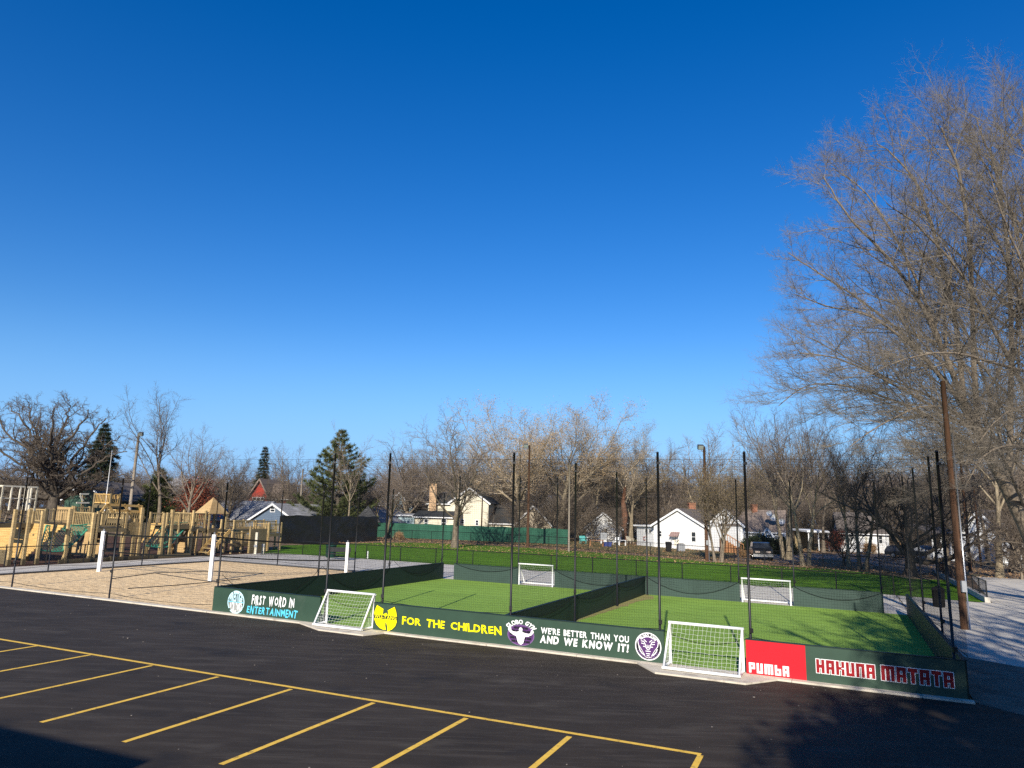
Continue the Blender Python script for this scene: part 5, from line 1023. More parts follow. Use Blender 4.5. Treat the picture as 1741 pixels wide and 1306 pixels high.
def side(pts, rr, dirs, L_, lev, P, rd, out):
    if lev + 1 >= len(P['seg']): return
    k = len(pts) - 1; n = P['n'][lev]; n = max(1, int(n * rd.uniform(.8, 1.2) + .5)); t0 = P['t0'][lev]; az = rd.uniform(0, 6.28)
    for i in range(n):
        e = t0 + (1 - t0) * (i + rd.uniform(.1, .9)) / n; f = e * k; j = min(k - 1, int(f)); u = f - j
        p = tuple(pts[j][c] + (pts[j+1][c] - pts[j][c]) * u for c in range(3)); r = rr[j] + (rr[j+1] - rr[j]) * u; d = dirs[min(len(dirs) - 1, j + 1)]
        az += 2.4 + rd.uniform(-.5, .5); a = rad(P['ang'][lev] * rd.uniform(.7, 1.25))
        ref = (0, 0, 1) if abs(d[2]) < .9 else (1, 0, 0)
        x = nrm((d[1]*ref[2]-d[2]*ref[1], d[2]*ref[0]-d[0]*ref[2], d[0]*ref[1]-d[1]*ref[0])); y = (d[1]*x[2]-d[2]*x[1], d[2]*x[0]-d[0]*x[2], d[0]*x[1]-d[1]*x[0])
        ca, sa, cz, sz_ = math.cos(a), math.sin(a), math.cos(az), math.sin(az)
        nd = nrm(tuple(d[c]*ca + (x[c]*cz + y[c]*sz_)*sa for c in range(3)))
        if nd[2] < P.get('minz', -.3): nd = nrm((nd[0], nd[1], P.get('minz', -.3) + .1))
        sh = P['shape'](e) if lev == 0 and 'shape' in P else 1 - P['fall'][lev] * e
        grow(p, nd, L_ * P['len'][lev] * sh * rd.uniform(.75, 1.2), min(r * .85, max(P['rmin'], r * P['rr'][lev])), lev + 1, P, rd, out)
def polytubes(lines, sides):
    """lines: list of (pts, radii); grouped by length and turned into open tubes"""
    Vs, Fs, base = [], [], 0; by = {}
    for pts, rr in lines: by.setdefault(len(pts), []).append((pts, rr))
    for k, ls in by.items():
        A = np.array([l[0] for l in ls], dtype=np.float64); R = np.array([l[1] for l in ls], dtype=np.float64); n = len(ls)
        T = np.empty_like(A); T[:, 1:-1] = A[:, 2:] - A[:, :-2]; T[:, 0] = A[:, 1] - A[:, 0]; T[:, -1] = A[:, -1] - A[:, -2]
        T /= np.linalg.norm(T, axis=2, keepdims=True) + 1e-12; t0 = A[:, -1] - A[:, 0]
        ref = np.where((np.abs(t0[:, 2]) > .85 * np.linalg.norm(t0, axis=1))[:, None], np.array([1., 0, 0]), np.array([0, 0, 1.]))[:, None, :]
        X = np.cross(T, np.broadcast_to(ref, T.shape)); X /= np.linalg.norm(X, axis=2, keepdims=True) + 1e-12; Y = np.cross(T, X)
        a = np.arange(sides) * 2 * np.pi / sides
        V = A[:, :, None, :] + R[:, :, None, None] * (X[:, :, None, :] * np.cos(a)[None, None, :, None] + Y[:, :, None, :] * np.sin(a)[None, None, :, None])
        i = np.arange(n)[:, None, None] * k * sides; j = np.arange(k - 1)[None, :, None] * sides; s = np.arange(sides)[None, None, :]; s2 = (s + 1) % sides
        b = base + i + j; F = np.stack([b + s, b + sides + s, b + sides + s2, b + s2], axis=-1).reshape(-1, 4)
        Vs.append(V.reshape(-1, 3)); Fs.append(F); base += n * k * sides
    return np.concatenate(Vs), np.concatenate(Fs)
def join(parts):
    V, F, b = [], [], 0
    for v, f in parts: V.append(v); F.append(f + b); b += len(v)
    return np.concatenate(V), np.concatenate(F)
def leaf_quads(tips, n, sz, spread, seed):
    rs = np.random.RandomState(seed); T = np.array(tips); C = T[rs.randint(0, len(T), n)] + rs.normal(0, spread, (n, 3)); a = rs.normal(size=(n, 3)); a /= np.linalg.norm(a, axis=1, keepdims=True); b = np.cross(a, rs.normal(size=(n, 3))); b /= np.linalg.norm(b, axis=1, keepdims=True)
    s = sz * rs.uniform(.6, 1.4, (n, 1)); V = np.stack([C - a*s, C + b*s*.6, C + a*s, C - b*s*.6], axis=1).reshape(-1, 3); return V, np.arange(n * 4).reshape(n, 4)
def finish(root, out, bark_m, twig_m, split=.055, leaves=None, off=None, tipr=1.0):
    split = min(split, max(r[0] for p, r, l in out) * .5)
    tr = [(p, r) for p, r, l in out if r[0] >= split]; tw = [(p, [x * tipr for x in r]) for p, r, l in out if r[0] < split]
    z = np.array(off if off is not None else (0, 0, 0))
    tr0 = [(p, r) for p, r in tr if r[0] > .16]; tr1 = [(p, r) for p, r in tr if r[0] <= .16]; parts = []
    if tr0: parts.append(polytubes(tr0, 9))
    if tr1: parts.append(polytubes(tr1, 6))
    V, F = join(parts); link('trunk', np_mesh('trunk', V - z, F), M[bark_m], root, True)
    if tw: V, F = polytubes(tw, 3); link('crown', np_mesh('crown', V - z, F), M[twig_m], root)
    if leaves:
        n, sz, spread, m, seed = leaves; tips = [p[-1] for p, r, l in out if r[0] < split] ; V, F = leaf_quads(tips, n, sz, spread, seed); link('foliage', np_mesh('foliage', V - z, F), M[m], root)
    return max(p[-1][2] for p, r, l in out)
SH_OVAL = lambda e: .55 + .45 * math.sin(math.pi * min(1, e * .9 + .12))
SH_CONE = lambda e: 1.05 - .72 * e
BASE = dict(seg=[9, 7, 5, 4, 3], wig=[.04, .10, .14, .17, .2], up=[.03, .05, .03, .02, .01], taper=[.22, .2, .25, .3, .4], n=[16, 11, 8, 6], t0=[.22, .2, .15, .1], ang=[46, 42, 42, 42], len=[.52, .48, .46, .44], rr=[.42, .45, .48, .5], fall=[.3, .45, .4, .35], rmin=.0125, minz=-.15)
def PR(**k): d = dict(BASE); d.update(k); return d
FLAT = lambda e: 1.08 - .16 * e
KIND = dict(
 vase=PR(seg=[6, 9, 6, 4, 3], shape=FLAT, ang=[30, 38, 42, 42], up=[.02, .035, .04, .03, .02], t0=[.42, .22, .15, .1], n=[9, 13, 8, 6], len=[1.2, .40, .46, .44], rr=[.58, .42, .48, .5]),
 round=PR(seg=[6, 9, 6, 4, 3], shape=FLAT, ang=[46, 44, 44, 44], up=[.02, .04, .03, .02, .01], t0=[.34, .2, .15, .1], n=[11, 13, 8, 6], len=[1.1, .42, .46, .44], rr=[.55, .42, .48, .5]),
 oak=PR(seg=[5, 12, 8, 6, 4], wig=[.03, .19, .27, .3, .3], up=[.02, .025, .05, .05, .05], ang=[62, 50, 52, 52], n=[13, 13, 7, 4], t0=[.40, .20, .2, .15], len=[2.5, .40, .46, .42], rr=[.60, .55, .55, .58], rmin=.028, shape=lambda e: .95 + .2 * math.sin(math.pi * e), fall=[.2, .35, .3, .3], minz=-.05),
 tall=PR(seg=[8, 9, 6, 4, 3], shape=FLAT, t0=[.5, .2, .15, .1], ang=[27, 36, 42, 42], len=[.95, .36, .46, .44], n=[9, 13, 8, 6], up=[.03, .05, .04, .02, .01], rr=[.58, .42, .48, .5]),
 fine=PR(seg=[7, 8, 6, 4, 3], n=[14, 13, 9, 7], ang=[42, 42, 42, 40], len=[.85, .42, .44, .42], shape=FLAT, wig=[.05, .1, .13, .15, .18], t0=[.24, .18, .15, .1], rmin=.014, rr=[.5, .42, .48, .5]),
 limbs=PR(seg=[6, 9, 6, 4], shape=FLAT, ang=[34, 40, 42], up=[.02, .035, .04, .03], t0=[.38, .2, .15], n=[10, 9, 5], len=[1.2, .42, .46], rr=[.62, .5, .5], taper=[.3, .3, .3, .4], rmin=.02),
 scrub=PR(seg=[6, 5, 4, 3, 3], n=[20, 11, 8, 3], t0=[.05, .1, .1, .1], ang=[42, 44, 46, 46], len=[.62, .5, .44, .4], rr=[.5, .5, .5, .5], fall=[.3, .4, .3, .3], up=[.03, .05, .03, .02, .01], wig=[.10, .16, .2, .22, .22], taper=[.3, .3, .3, .4, .4], rmin=.016),
)
def proto(kind, seed, H, r, bark_m='bark', twig_m='twig', stems=1, leaves=None, lean=.05, tipr=1.45):
    rd = random.Random(seed); P = KIND[kind]; root = bpy.data.objects.new('bare_tree', None); out = []
    for s in range(stems):
        a = rd.uniform(0, 6.28) if stems == 1 else 6.28 * s / stems + rd.uniform(-.4, .4); l = lean if stems == 1 else .16 + rd.uniform(-.05, .08)
        b = (0, 0, -.3) if stems == 1 else (.35 * math.cos(a), .35 * math.sin(a), -.3)
        grow(b, nrm((l * math.cos(a), l * math.sin(a), 1)), H * rd.uniform(.85, 1.0) if s else H, r * (1 if stems == 1 else .75), 0, P, rd, out)
    out = [(p, ([r_[0] * 1.35] + r_[1:] if l == 0 else r_), l) for p, r_, l in out]
    COL.objects.link(root); top = finish(root, out, bark_m, twig_m, .055, leaves, tipr=tipr); root['h'] = float(np.percentile([p[-1][2] for p, r, l in out], 99.0)); return root
PROTO = {}
def getp(key):
    if key not in PROTO:
        k, seed, H, r, kw = SPECS[key]; PROTO[key] = [proto(k, seed, H, r, **kw), False]
    return PROTO[key]
SPECS = dict(
 vase1=('vase', 3, 7.2, 0.34, {}), vase2=('vase', 14, 7.2, 0.34, dict(bark_m='bark_tan')), round1=('round', 5, 6.8, 0.36, {}), round2=('round', 21, 6.4, 0.34, dict(twig_m='twig_brown')),
 oak=('oak', 10, 4.6, 0.82, dict(bark_m='bark_dark', twig_m='twig_dark')), tall1=('tall', 2, 9.8, 0.3, dict(bark_m='bark_tan')), tall2=('tall', 33, 9.8, 0.3, {}),
 fine1=('fine', 8, 8, 0.3, dict(twig_m='twig_brown')), fine2=('fine', 19, 7.6, 0.28, {}),
 gold1=('round', 41, 7.6, 0.42, dict(bark_m='bark_tan', twig_m='twig_tan', leaves=(20000, .042, .22, 'leaf_tan', 3))), gold2=('vase', 47, 7.6, 0.4, dict(bark_m='bark_tan', twig_m='twig_tan', leaves=(16000, .042, .22, 'leaf_olive', 5))),
 multi=('tall', 52, 9.2, 0.34, dict(bark_m='bark_tan', twig_m='twig', stems=3)), twin=('tall', 58, 9.6, 0.36, dict(bark_m='bark_tan', twig_m='twig', stems=2)),
 russet=('vase', 63, 5, 0.26, dict(bark_m='bark', twig_m='twig_brown', stems=3, leaves=(13000, .042, .22, 'leaf_olive', 9))), dark=('oak', 71, 2.8, 0.25, dict(bark_m='bark_dark', twig_m='twig_dark')),
 scrub1=('scrub', 81, 6, .10, dict(twig_m='twig_brown')), scrub2=('scrub', 85, 6, .10, dict(twig_m='twig_dark')), red=('scrub', 91, 5, .09, dict(twig_m='twig_brown', leaves=(9000, .085, .25, 'leaf_red', 2))),
 limbs=('limbs', 61, 7.4, .5, {}), shade=('round', 44, 7.4, 0.4, dict(bark_m='bark', twig_m='twig', leaves=(38000, .14, .4, 'leaf_tan', 3))),
 orange=('scrub', 95, 2, .04, dict(twig_m='twig_tan', leaves=(2600, .06, .14, 'leaf_orange', 4))))
def put_tree(key, px, Y, top, label, group=None, base=None, rz=None, wide=1.0, cat='tree', name=None, H=None):
    pr = getp(key); src = pr[0]; p = GP(*base) if base else gp_x(px, Y); h = (H or hgt(p, top)) / src['h']
    if rz is None: rz = (px * 1.7 + Y) % 6.28
    c = copy_tree(src)
    if 'h' in c: del c['h']
    c.location = p; c.rotation_euler.z = rz; c.scale = (h * wide, h * wide, h); tag(c, label, cat, group)
    if name: c.name = name
    return c
def grey(px, **k): pass
# named trees, left to right
put_tree('tall2', 268, 95, 660, 'tall slender bare tree rising highest right of the grey light pole', rz=1.2, wide=1.0)
put_tree('vase1', 318, 92, 722, 'bare tree with a leaning pale trunk and a fan shaped crown by the red shrub', rz=2.2, wide=.95)
put_tree('fine1', 385, 104, 762, 'rounded brown bare tree between the red shrub and the spruce', wide=1.0)
put_tree('fine2', 344, 118, 768, 'low bare tree behind the long grey roof, left of the pyramid peak', wide=1.0)
put_tree('vase2', 486, 128, 750, 'pale bare tree between the spruce and the utility pole')
put_tree('fine1', 470, 120, 800, 'low brown bare tree behind the blue gable building', rz=4)
put_tree('fine2', 520, 124, 800, 'brown bare tree left of the big pine', rz=5)
put_tree('tall1', 588, 94, 722, 'thin bare tree with a slim grey trunk standing in front of the big pine', rz=.4, wide=.75)
put_tree('multi', 656, 101, 800, 'bare tree with several spreading stems behind the end of the black sheeting', rz=1.0, wide=1.7)
put_tree('round2', 690, 118, 745, 'broad brown bare tree above the pale blue house', wide=1.2)
put_tree('fine1', 735, 124, 752, 'dense brown bare tree behind the tan chimney', rz=2.6)
put_tree('fine2', 775, 0, 704, 'big bare tree with a thick grey trunk in front of the cream house', base=(773, 931), rz=.3, wide=1.25)
put_tree('gold1', 888, 112, 690, 'tan budding tree left of the tallest pair, above the garage', wide=1.15, rz=.9)
put_tree('gold1', 952, 116, 686, 'tallest tan budding tree in the middle of the picture', wide=1.15, rz=3.1)
put_tree('gold2', 1012, 120, 700, 'olive tinted budding tree right of the tallest one', wide=1.0, rz=1.4)
put_tree('gold2', 1072, 118, 722, 'greyish budding tree above the rusty trunk', wide=1.0, rz=4.6)
put_tree('gold1', 850, 124, 742, 'tan budding tree with a forked trunk behind the dark roofed wing', wide=.9, rz=5.2)
put_tree('vase2', 1190, 125, 728, 'wide pale bare tree behind the gable house', wide=1.25, rz=2)
put_tree('round1', 1140, 128, 748, 'rounded bare tree left of the floodlight pole', wide=1.1)
put_tree('russet', 1224, 0, 788, 'russet leaved multi-stem tree beside the floodlight pole', base=(1222, 955), wide=.95, rz=.8)
put_tree('twin', 1368, 0, 676, 'tall bare tree with paired pale stems behind the grass, left one', base=(1370, 962), rz=.35, wide=1.0)
put_tree('multi', 1338, 79, 690, 'tall bare tree leaning left behind the paired stems', rz=2.9, wide=1.05)
put_tree('twin', 1466, 0, 684, 'tall bare tree with slender twin stems in front of the white house', base=(1466, 969), rz=2.0, wide=.9)
put_tree('tall1', 1441, 0, 700, 'single pale stemmed bare tree just left of the slender twin stems', base=(1443, 968), rz=1.0, wide=.8)
put_tree('dark', 1436, 0, 850, 'small dark crooked tree under the tall pale stems', base=(1436, 962), rz=1.0, wide=1.2)
put_tree('tall2', 1400, 98, 730, 'bare tree behind the carport', rz=3.3)
put_tree('oak', 1556, 0, 740, 'bare tree with a curved low limb at the end of the gravel road', base=(1548, 978), rz=3.6, wide=.9)
put_tree('tall2', 1610, 72, 690, 'tall bare tree behind the retaining fence', rz=1.0)
put_tree('tall1', 1700, 62, 600, 'tall bare tree behind the driveway at the right', rz=5.0)
put_tree('round1', 1725, 70, 640, 'broad bare tree at the right edge behind the driveway', rz=2.0)
put_tree('tall2', 1680, 80, 700, 'bare tree right of the porch house gable', rz=.7)
# rusty trunk in the yards
p = gp_x(1061, 116); o = thing('bare_tree', 'thick rusty brown ivy covered trunk left of the white gable house', 'tree', p); mb = MB(); mb.tube([p, p + Vector((-.1, 0, 2)), p + Vector((.15, 0, 4)), p + Vector((-.1, 0, 6)), p + Vector((.2, 0, 8.5))], [.55, .5, .5, .36, .2], 10); mb.build('trunk', M['bark_rust'], o, True)
rd = random.Random(6); out = []
for k in range(9): grow((p.x, p.y, p.z + 5 + k * .8), nrm((rd.uniform(-1, 1), rd.uniform(-1, 1), .9)), 5.5, .10, 1, KIND['vase'], rd, out)
V, F = polytubes([(a, b) for a, b, l in out], 3); link('crown', np_mesh('crown', V - np.array(p), F), M['twig_tan'], o)
# shrubs
put_tree('red', 326, 100, 815, 'rounded red leaved shrub tree behind the playground', cat='shrub', name='red_shrub', wide=.95)
put_tree('red', 1418, 101, 903, 'dark red leaved shrub in front of the white house behind the twin trees', cat='shrub', name='red_shrub', wide=1.1)
for px, py, w, lb in ((1478, 941, 1.6, 'orange-brown dry shrub at the left of the white house wall'), (1488, 942, 1.8, 'orange-brown dry shrub at the middle of the white house wall'), (1524, 945, 1.8, 'orange-brown dry grass clump right of the white house'), (1530, 946, 1.5, 'straw coloured clump at the bend of the gravel road'), (675, 917, 1.2, 'brown dry shrub in front of the left end of the green screen'), (684, 918, 1.0, 'small brown dry shrub right of the first in front of the green screen'), (1264, 950, 1.2, 'dark reddish dry clump at the end of the wooden stair')):
    put_tree('orange', px, 0, 0, lb, base=(px, py), cat='shrub', name='dry_shrub', H=1.15 * w * .75, wide=1.4)
# the wood behind the houses
rd = random.Random(12); keys = ['fine1', 'fine2', 'vase1', 'round1', 'round2', 'tall2', 'vase2']
GW = 'bare trees of the wood behind the houses'; LW = 'bare brown tree among the many in the wood behind the houses'
for i in range(225):
    px = -60 + 1860 * (i + rd.uniform(0, 1)) / 225; Y = rd.uniform(128, 215)
    t = rd.uniform(772, 812) if px < 640 or 1100 < px < 1260 else rd.uniform(752, 800)
    if 480 < px < 640: t += 14
    t += 12
    put_tree(rd.choice(keys), px, Y, t, LW, GW, rz=rd.uniform(0, 6.28), wide=rd.uniform(.95, 1.35))
GS = 'brushy young trees in the yards and along the wood'; LS = 'low brushy bare tree, one of many under the wood'
for i in range(190):
    px = -40 + 1840 * (i + rd.uniform(0, 1)) / 120; Y = rd.uniform(118, 134) if 640 < px < 1120 else rd.uniform(126, 140)
    if 1120 < px < 1560: Y = rd.uniform(112, 124)
    if px < 640: Y = rd.uniform(110, 126)
    put_tree(rd.choice(['scrub1', 'scrub2', 'scrub1']), px, Y, 0, LS, GS, rz=rd.uniform(0, 6.28), wide=1.3, H=rd.uniform(5.5, 9.5), name='brush_tree')
for i, (px, Y, H) in enumerate(((880, 106, 6.5), (905, 108, 8), (940, 106, 7.5), (962, 107, 8.5), (985, 108, 7.5), (1010, 109, 8), (1052, 108, 6), (835, 107, 5), (1560, 96, 7), (1600, 98, 8), (1720, 72, 7), (1738, 60, 6), (1750, 66, 9))):
    put_tree(('scrub1', 'scrub2')[i % 2], px, Y, 0, LS, GS, rz=i, wide=1.2, H=H, name='brush_tree')
# conifers
def conifer(label, px, Y, top, width, m, seed, tiers, droop, base=None, gap=0.0, name='pine_tree', clump=1.0, dens=26, z0=.06, up=.0):
    p = GP(*base) if base else gp_x(px, Y); H = hgt(p, top); rd = random.Random(seed); rs = np.random.RandomState(seed); o = thing(name, label, 'tree', p)
    out = [([(0, 0, -.2), (.1, 0, H * .5), (0, 0, H * .985)], [H * .022, H * .013, .03], 0)]; C = []; D = []
    for i in range(tiers):
        e = i / (tiers - 1); z = H * (z0 + (.95 - z0) * e); R = width * (1 - e) ** .8 * rd.uniform(.75, 1.15) + .25
        n = rd.randint(4, 6); a0 = rd.uniform(0, 6.28)
        for k in range(n):
            if rd.random() < gap: continue
            a = a0 + 6.28 * k / n + rd.uniform(-.25, .25); r_ = R * rd.uniform(.7, 1.12); q = []
            for s in range(6): u = s / 5; q.append((r_ * u * math.cos(a), r_ * u * math.sin(a), z + r_ * u * (up - droop * u + .25 * u * u * (1 if droop > 0 else 0))))
            out.append((q, [.05 * (1 - .75 * s / 5) * (R / width + .3) for s in range(6)], 1))
            for s in range(max(4, int(r_ * dens / 3))):
                u = rd.uniform(.22, 1.02); w = .32 * r_ * (1.1 - u) * rd.uniform(-1, 1); j = min(4, int(u * 5)); f = u * 5 - j
                c = [q[j][x] + (q[j+1][x] - q[j][x]) * f for x in range(3)]; c[0] -= math.sin(a) * w; c[1] += math.cos(a) * w; c[2] += rd.uniform(-.08, .12); C.append(c); D.append((math.cos(a), math.sin(a), .35))
    V, F = polytubes([(a, b) for a, b, l in out if l == 0], 9); V2, F2 = polytubes([(a, b) for a, b, l in out if l == 1], 5); V, F = join([(V, F), (V2, F2)]); link('trunk', np_mesh('trunk', V, F), M['bark_dark'], o, True)
    C = np.array(C); D = np.array(D); nb = 16; N_ = len(C); B = np.repeat(C, nb, 0); d = np.repeat(D, nb, 0) + rs.normal(0, .75, (N_ * nb, 3)); d /= np.linalg.norm(d, axis=1, keepdims=True); L_ = clump * rs.uniform(.25, .55, (N_ * nb, 1)); wv = np.cross(d, rs.normal(size=d.shape)); wv /= np.linalg.norm(wv, axis=1, keepdims=True); wv *= .030 * clump
    V = np.stack([B - wv, B + wv, B + d * L_ + wv * .3, B + d * L_ - wv * .3], axis=1).reshape(-1, 3); F = np.arange(len(B) * 4).reshape(-1, 4); link('crown', np_mesh('crown', V, F), M[m], o); return o
conifer('big dark green pine with layered boughs behind the black sheeting fence', 570, 99, 727, 6.2, 'needle', 4, 24, .12, gap=.18, clump=1.1, dens=24, up=.28, z0=.04)
conifer('slim pointed spruce above the red gable house', 440, 134, 756, 2.3, 'needle_dark', 7, 26, .55, name='spruce_tree', up=.05)
conifer('broad dark evergreen behind the oak at the left', 158, 112, 716, 5.2, 'needle_dark', 9, 24, .45, name='spruce_tree', dens=30, clump=1.25)
conifer('bushy olive green evergreen below the tall slender tree', 262, 102, 796, 3.2, 'needle', 13, 14, .1, name='evergreen_shrub', up=.3, clump=1.2)
for px, py, w, H, lb in ((1291, 944, 2.0, 2.1, 'rounded evergreen bush behind the parked dark car'), (1328, 944, 1.8, 1.8, 'rounded evergreen bush right of the porch steps'), (1278, 945, 1.3, 1.5, 'small evergreen bush left of the parked dark car')):
    p = gp_x(px, 90); o = thing('evergreen_bush', lb, 'bush', p); rs = np.random.RandomState(int(px)); n = 5200; v = rs.normal(size=(n, 3)); v /= np.linalg.norm(v, axis=1, keepdims=True); v[:, 2] = np.abs(v[:, 2]); r_ = rs.uniform(.55, 1.05, (n, 1)) * (1 + .18 * np.sin(v[:, :1] * 7 + 1) * np.cos(v[:, 1:2] * 6)); C = v * r_ * np.array([w, w * .8, H]); d = v + rs.normal(0, .5, (n, 3)); wv = np.cross(d, rs.normal(size=d.shape)); wv /= np.linalg.norm(wv, axis=1, keepdims=True); wv *= .05
    V = np.stack([C - wv, C + wv, C + d * .22 + wv * .4, C + d * .22 - wv * .4], axis=1).reshape(-1, 3); link('foliage', np_mesh('foliage', V, np.arange(n * 4).reshape(-1, 4)), M['needle_dark'], o); out = []; rd2 = random.Random(3)
    for k in range(9): grow((0, 0, 0), nrm((rd2.uniform(-1, 1), rd2.uniform(-1, 1), .9)), H * .8, .05, 2, KIND['round'], rd2, out)
    V, F = polytubes([(a, b) for a, b, l in out], 4); link('stem', np_mesh('stem', V, F), M['bark_dark'], o)
# the big tree at the right
def leader_tree(label, b0, trunk, P, leaders, bark_m, twig_m, seed, name='bare_tree', split=.05):
    """a tree whose trunk and main limbs are laid out limb by limb; side branches grow from each limb"""
    rd = random.Random(seed); out = []; o = thing(name, label, 'tree', b0); pts, rr = trunk; out.append(([tuple(q) for q in pts], rr, 0))
    for pix, r0, r1 in leaders:
        c = [q if hasattr(q, 'x') else at(*q) for q in pix]; pts = []; smooth = 5
        for i in range(len(c) - 1):
            p0 = c[max(0, i - 1)]; p1 = c[i]; p2 = c[i + 1]; p3 = c[min(len(c) - 1, i + 2)]
            for k in range(smooth):
                t = k / smooth; q = .5 * ((2 * p1) + (p2 - p0) * t + (2 * p0 - 5 * p1 + 4 * p2 - p3) * t * t + (3 * p1 - p0 - 3 * p2 + p3) * t ** 3); j = P.get('jit', .10) * (r0 + r1)
                pts.append((q.x + rd.gauss(0, j), q.y + rd.gauss(0, j), q.z + rd.gauss(0, j)))
        pts.append(tuple(c[-1])); k = len(pts) - 1; rr = [r0 + (r1 - r0) * (i / k) ** .8 for i in range(k + 1)]
        dirs = [nrm(tuple(pts[min(i + 1, k)][x] - pts[max(0, i - 1)][x] for x in range(3))) for i in range(k + 1)]; L_ = sum((Vector(pts[i + 1]) - Vector(pts[i])).length for i in range(k))
        out.append((pts, rr, 0)); side(pts, rr, dirs, L_, 0, P, rd, out)
    finish(o, out, bark_m, twig_m, split, None, off=tuple(b0)); return len(out)
b0 = gp_x(1800, 42.5); LD = []
P = dict(BASE); P.update(seg=[9, 8, 6, 4, 3], wig=[.04, .085, .12, .15, .18], up=[.02, .03, .03, .02, .01], n=[17, 15, 9, 5], t0=[.06, .12, .1, .1], ang=[40, 38, 40, 40], len=[.44, .44, .46, .44], rr=[.55, .55, .5, .5], fall=[.6, .4, .4, .3], rmin=.0105, minz=-.3, taper=[.2, .2, .25, .3, .4])
def leader(pix, r0, r1): LD.append((pix, r0, r1))
base = [b0 - Z3 * .3]; tr = base + [at(1772, 960, 42), at(1741, 890, 41.5), at(1712, 830, 41), at(1688, 785, 40.6), at(1664, 735, 40.2), at(1640, 690, 40)]
F_ = (1640, 690, 40)
for q in (((1741, 860, 41), (1690, 760, 36), (1620, 770, 34), (1560, 800, 33)), ((1790, 800, 40), (1735, 760, 34), (1680, 770, 31.5), (1640, 830, 31)), ((1775, 600, 42), (1720, 560, 46), (1650, 520, 49), (1570, 520, 51), (1490, 540, 52)), ((1790, 700, 44), (1730, 700, 49), (1660, 680, 52), (1590, 690, 54)), ((1780, 480, 42), (1720, 360, 40), (1670, 250, 39), (1640, 160, 39)), ((1800, 620, 40), (1760, 500, 36), (1710, 380, 34.5), (1680, 280, 34)), ((1850, 600, 40), (1790, 420, 36), (1750, 270, 35), (1730, 160, 35)), ((1640, 690, 40), (1560, 600, 38), (1480, 540, 37), (1400, 520, 36.5), (1345, 500, 36)), ((1605, 600, 39.5), (1540, 440, 40), (1470, 330, 40.5), (1410, 275, 41)), ((1664, 735, 40), (1600, 700, 37), (1510, 650, 36), (1420, 610, 35.5), (1350, 600, 35))): leader(list(q), .11, .02)
leader([F_, (1605, 600, 39.5), (1560, 510, 39), (1500, 430, 38.5), (1440, 370, 38), (1395, 300, 37.6)], 0.184, .03)
leader([F_, (1600, 640, 40.5), (1530, 565, 41), (1450, 505, 41.5), (1380, 460, 42), (1335, 430, 42)], 0.136, .025)
leader([F_, (1625, 560, 40), (1598, 430, 40), (1560, 320, 40), (1520, 240, 40), (1488, 185, 40)], 0.163, .025)
leader([(1664, 735, 40.2), (1655, 600, 39.4), (1650, 440, 38.6), (1632, 300, 38), (1612, 190, 37.5), (1600, 130, 37.3)], 0.177, .03)
leader([(1712, 830, 41), (1720, 640, 41), (1715, 450, 41), (1695, 290, 40.5), (1672, 170, 40), (1660, 110, 40)], 0.19, .03)
leader([(1741, 890, 41.5), (1775, 640, 42), (1780, 430, 42), (1765, 260, 42), (1745, 140, 42), (1738, 75, 42)], 0.204, .03)
leader([(1741, 890, 41.5), (1810, 680, 40), (1850, 450, 39), (1850, 250, 38), (1830, 120, 38)], 0.204, .03)
leader([(1760, 700, 41), (1690, 560, 38), (1625, 455, 36.5), (1560, 385, 35.5), (1505, 345, 35)], 0.136, .025)
leader([(1775, 640, 42), (1740, 520, 39), (1700, 420, 37.5), (1660, 350, 36.5), (1625, 300, 36)], 0.122, .025)
leader([(1688, 785, 40.6), (1620, 735, 38.5), (1540, 690, 37.5), (1450, 660, 37), (1370, 655, 36.5), (1318, 690, 36.2)], 0.109, .02)
leader([(1664, 735, 40.2), (1590, 680, 42), (1500, 640, 43.5), (1420, 600, 44.5), (1345, 560, 45)], 0.109, .02)
leader([(1741, 800, 41), (1660, 720, 37), (1580, 690, 35), (1500, 720, 34), (1440, 760, 33.6)], 0.088, .02)
leader([(1775, 640, 42), (1700, 620, 36), (1620, 600, 34), (1540, 610, 33), (1470, 640, 32.5)], 0.095, .02)
leader([(1712, 830, 41), (1690, 700, 44), (1640, 560, 46), (1580, 450, 47), (1530, 380, 48)], 0.136, .025)
leader([(1775, 560, 42), (1730, 400, 44), (1690, 280, 45), (1655, 200, 46)], 0.122, .025)
leader([(1800, 700, 40), (1740, 690, 35), (1690, 720, 33), (1640, 790, 32)], 0.075, .02)
# keep the crown inside its outline: pull every limb's end a little towards the trunk
def pull(c):
    if hasattr(c, 'x'): return c
    x, y, Y = c; k = .015 * min(1, max(0, (1640 - x) / 200)) ; k2 = .17 * min(1, max(0, (300 - y) / 150)); return (x + (1720 - x) * k, y + (640 - y) * k2, Y)
LD = [([pull(c) for c in pix], r0, r1) for pix, r0, r1 in LD]
leader_tree('very large bare tree whose leaning trunk and fan of fine branches fill the right edge', b0, (tr, [.62, .46, .40, .36, .33, .30, .28]), P, LD, 'bark', 'twig_pale', 77)
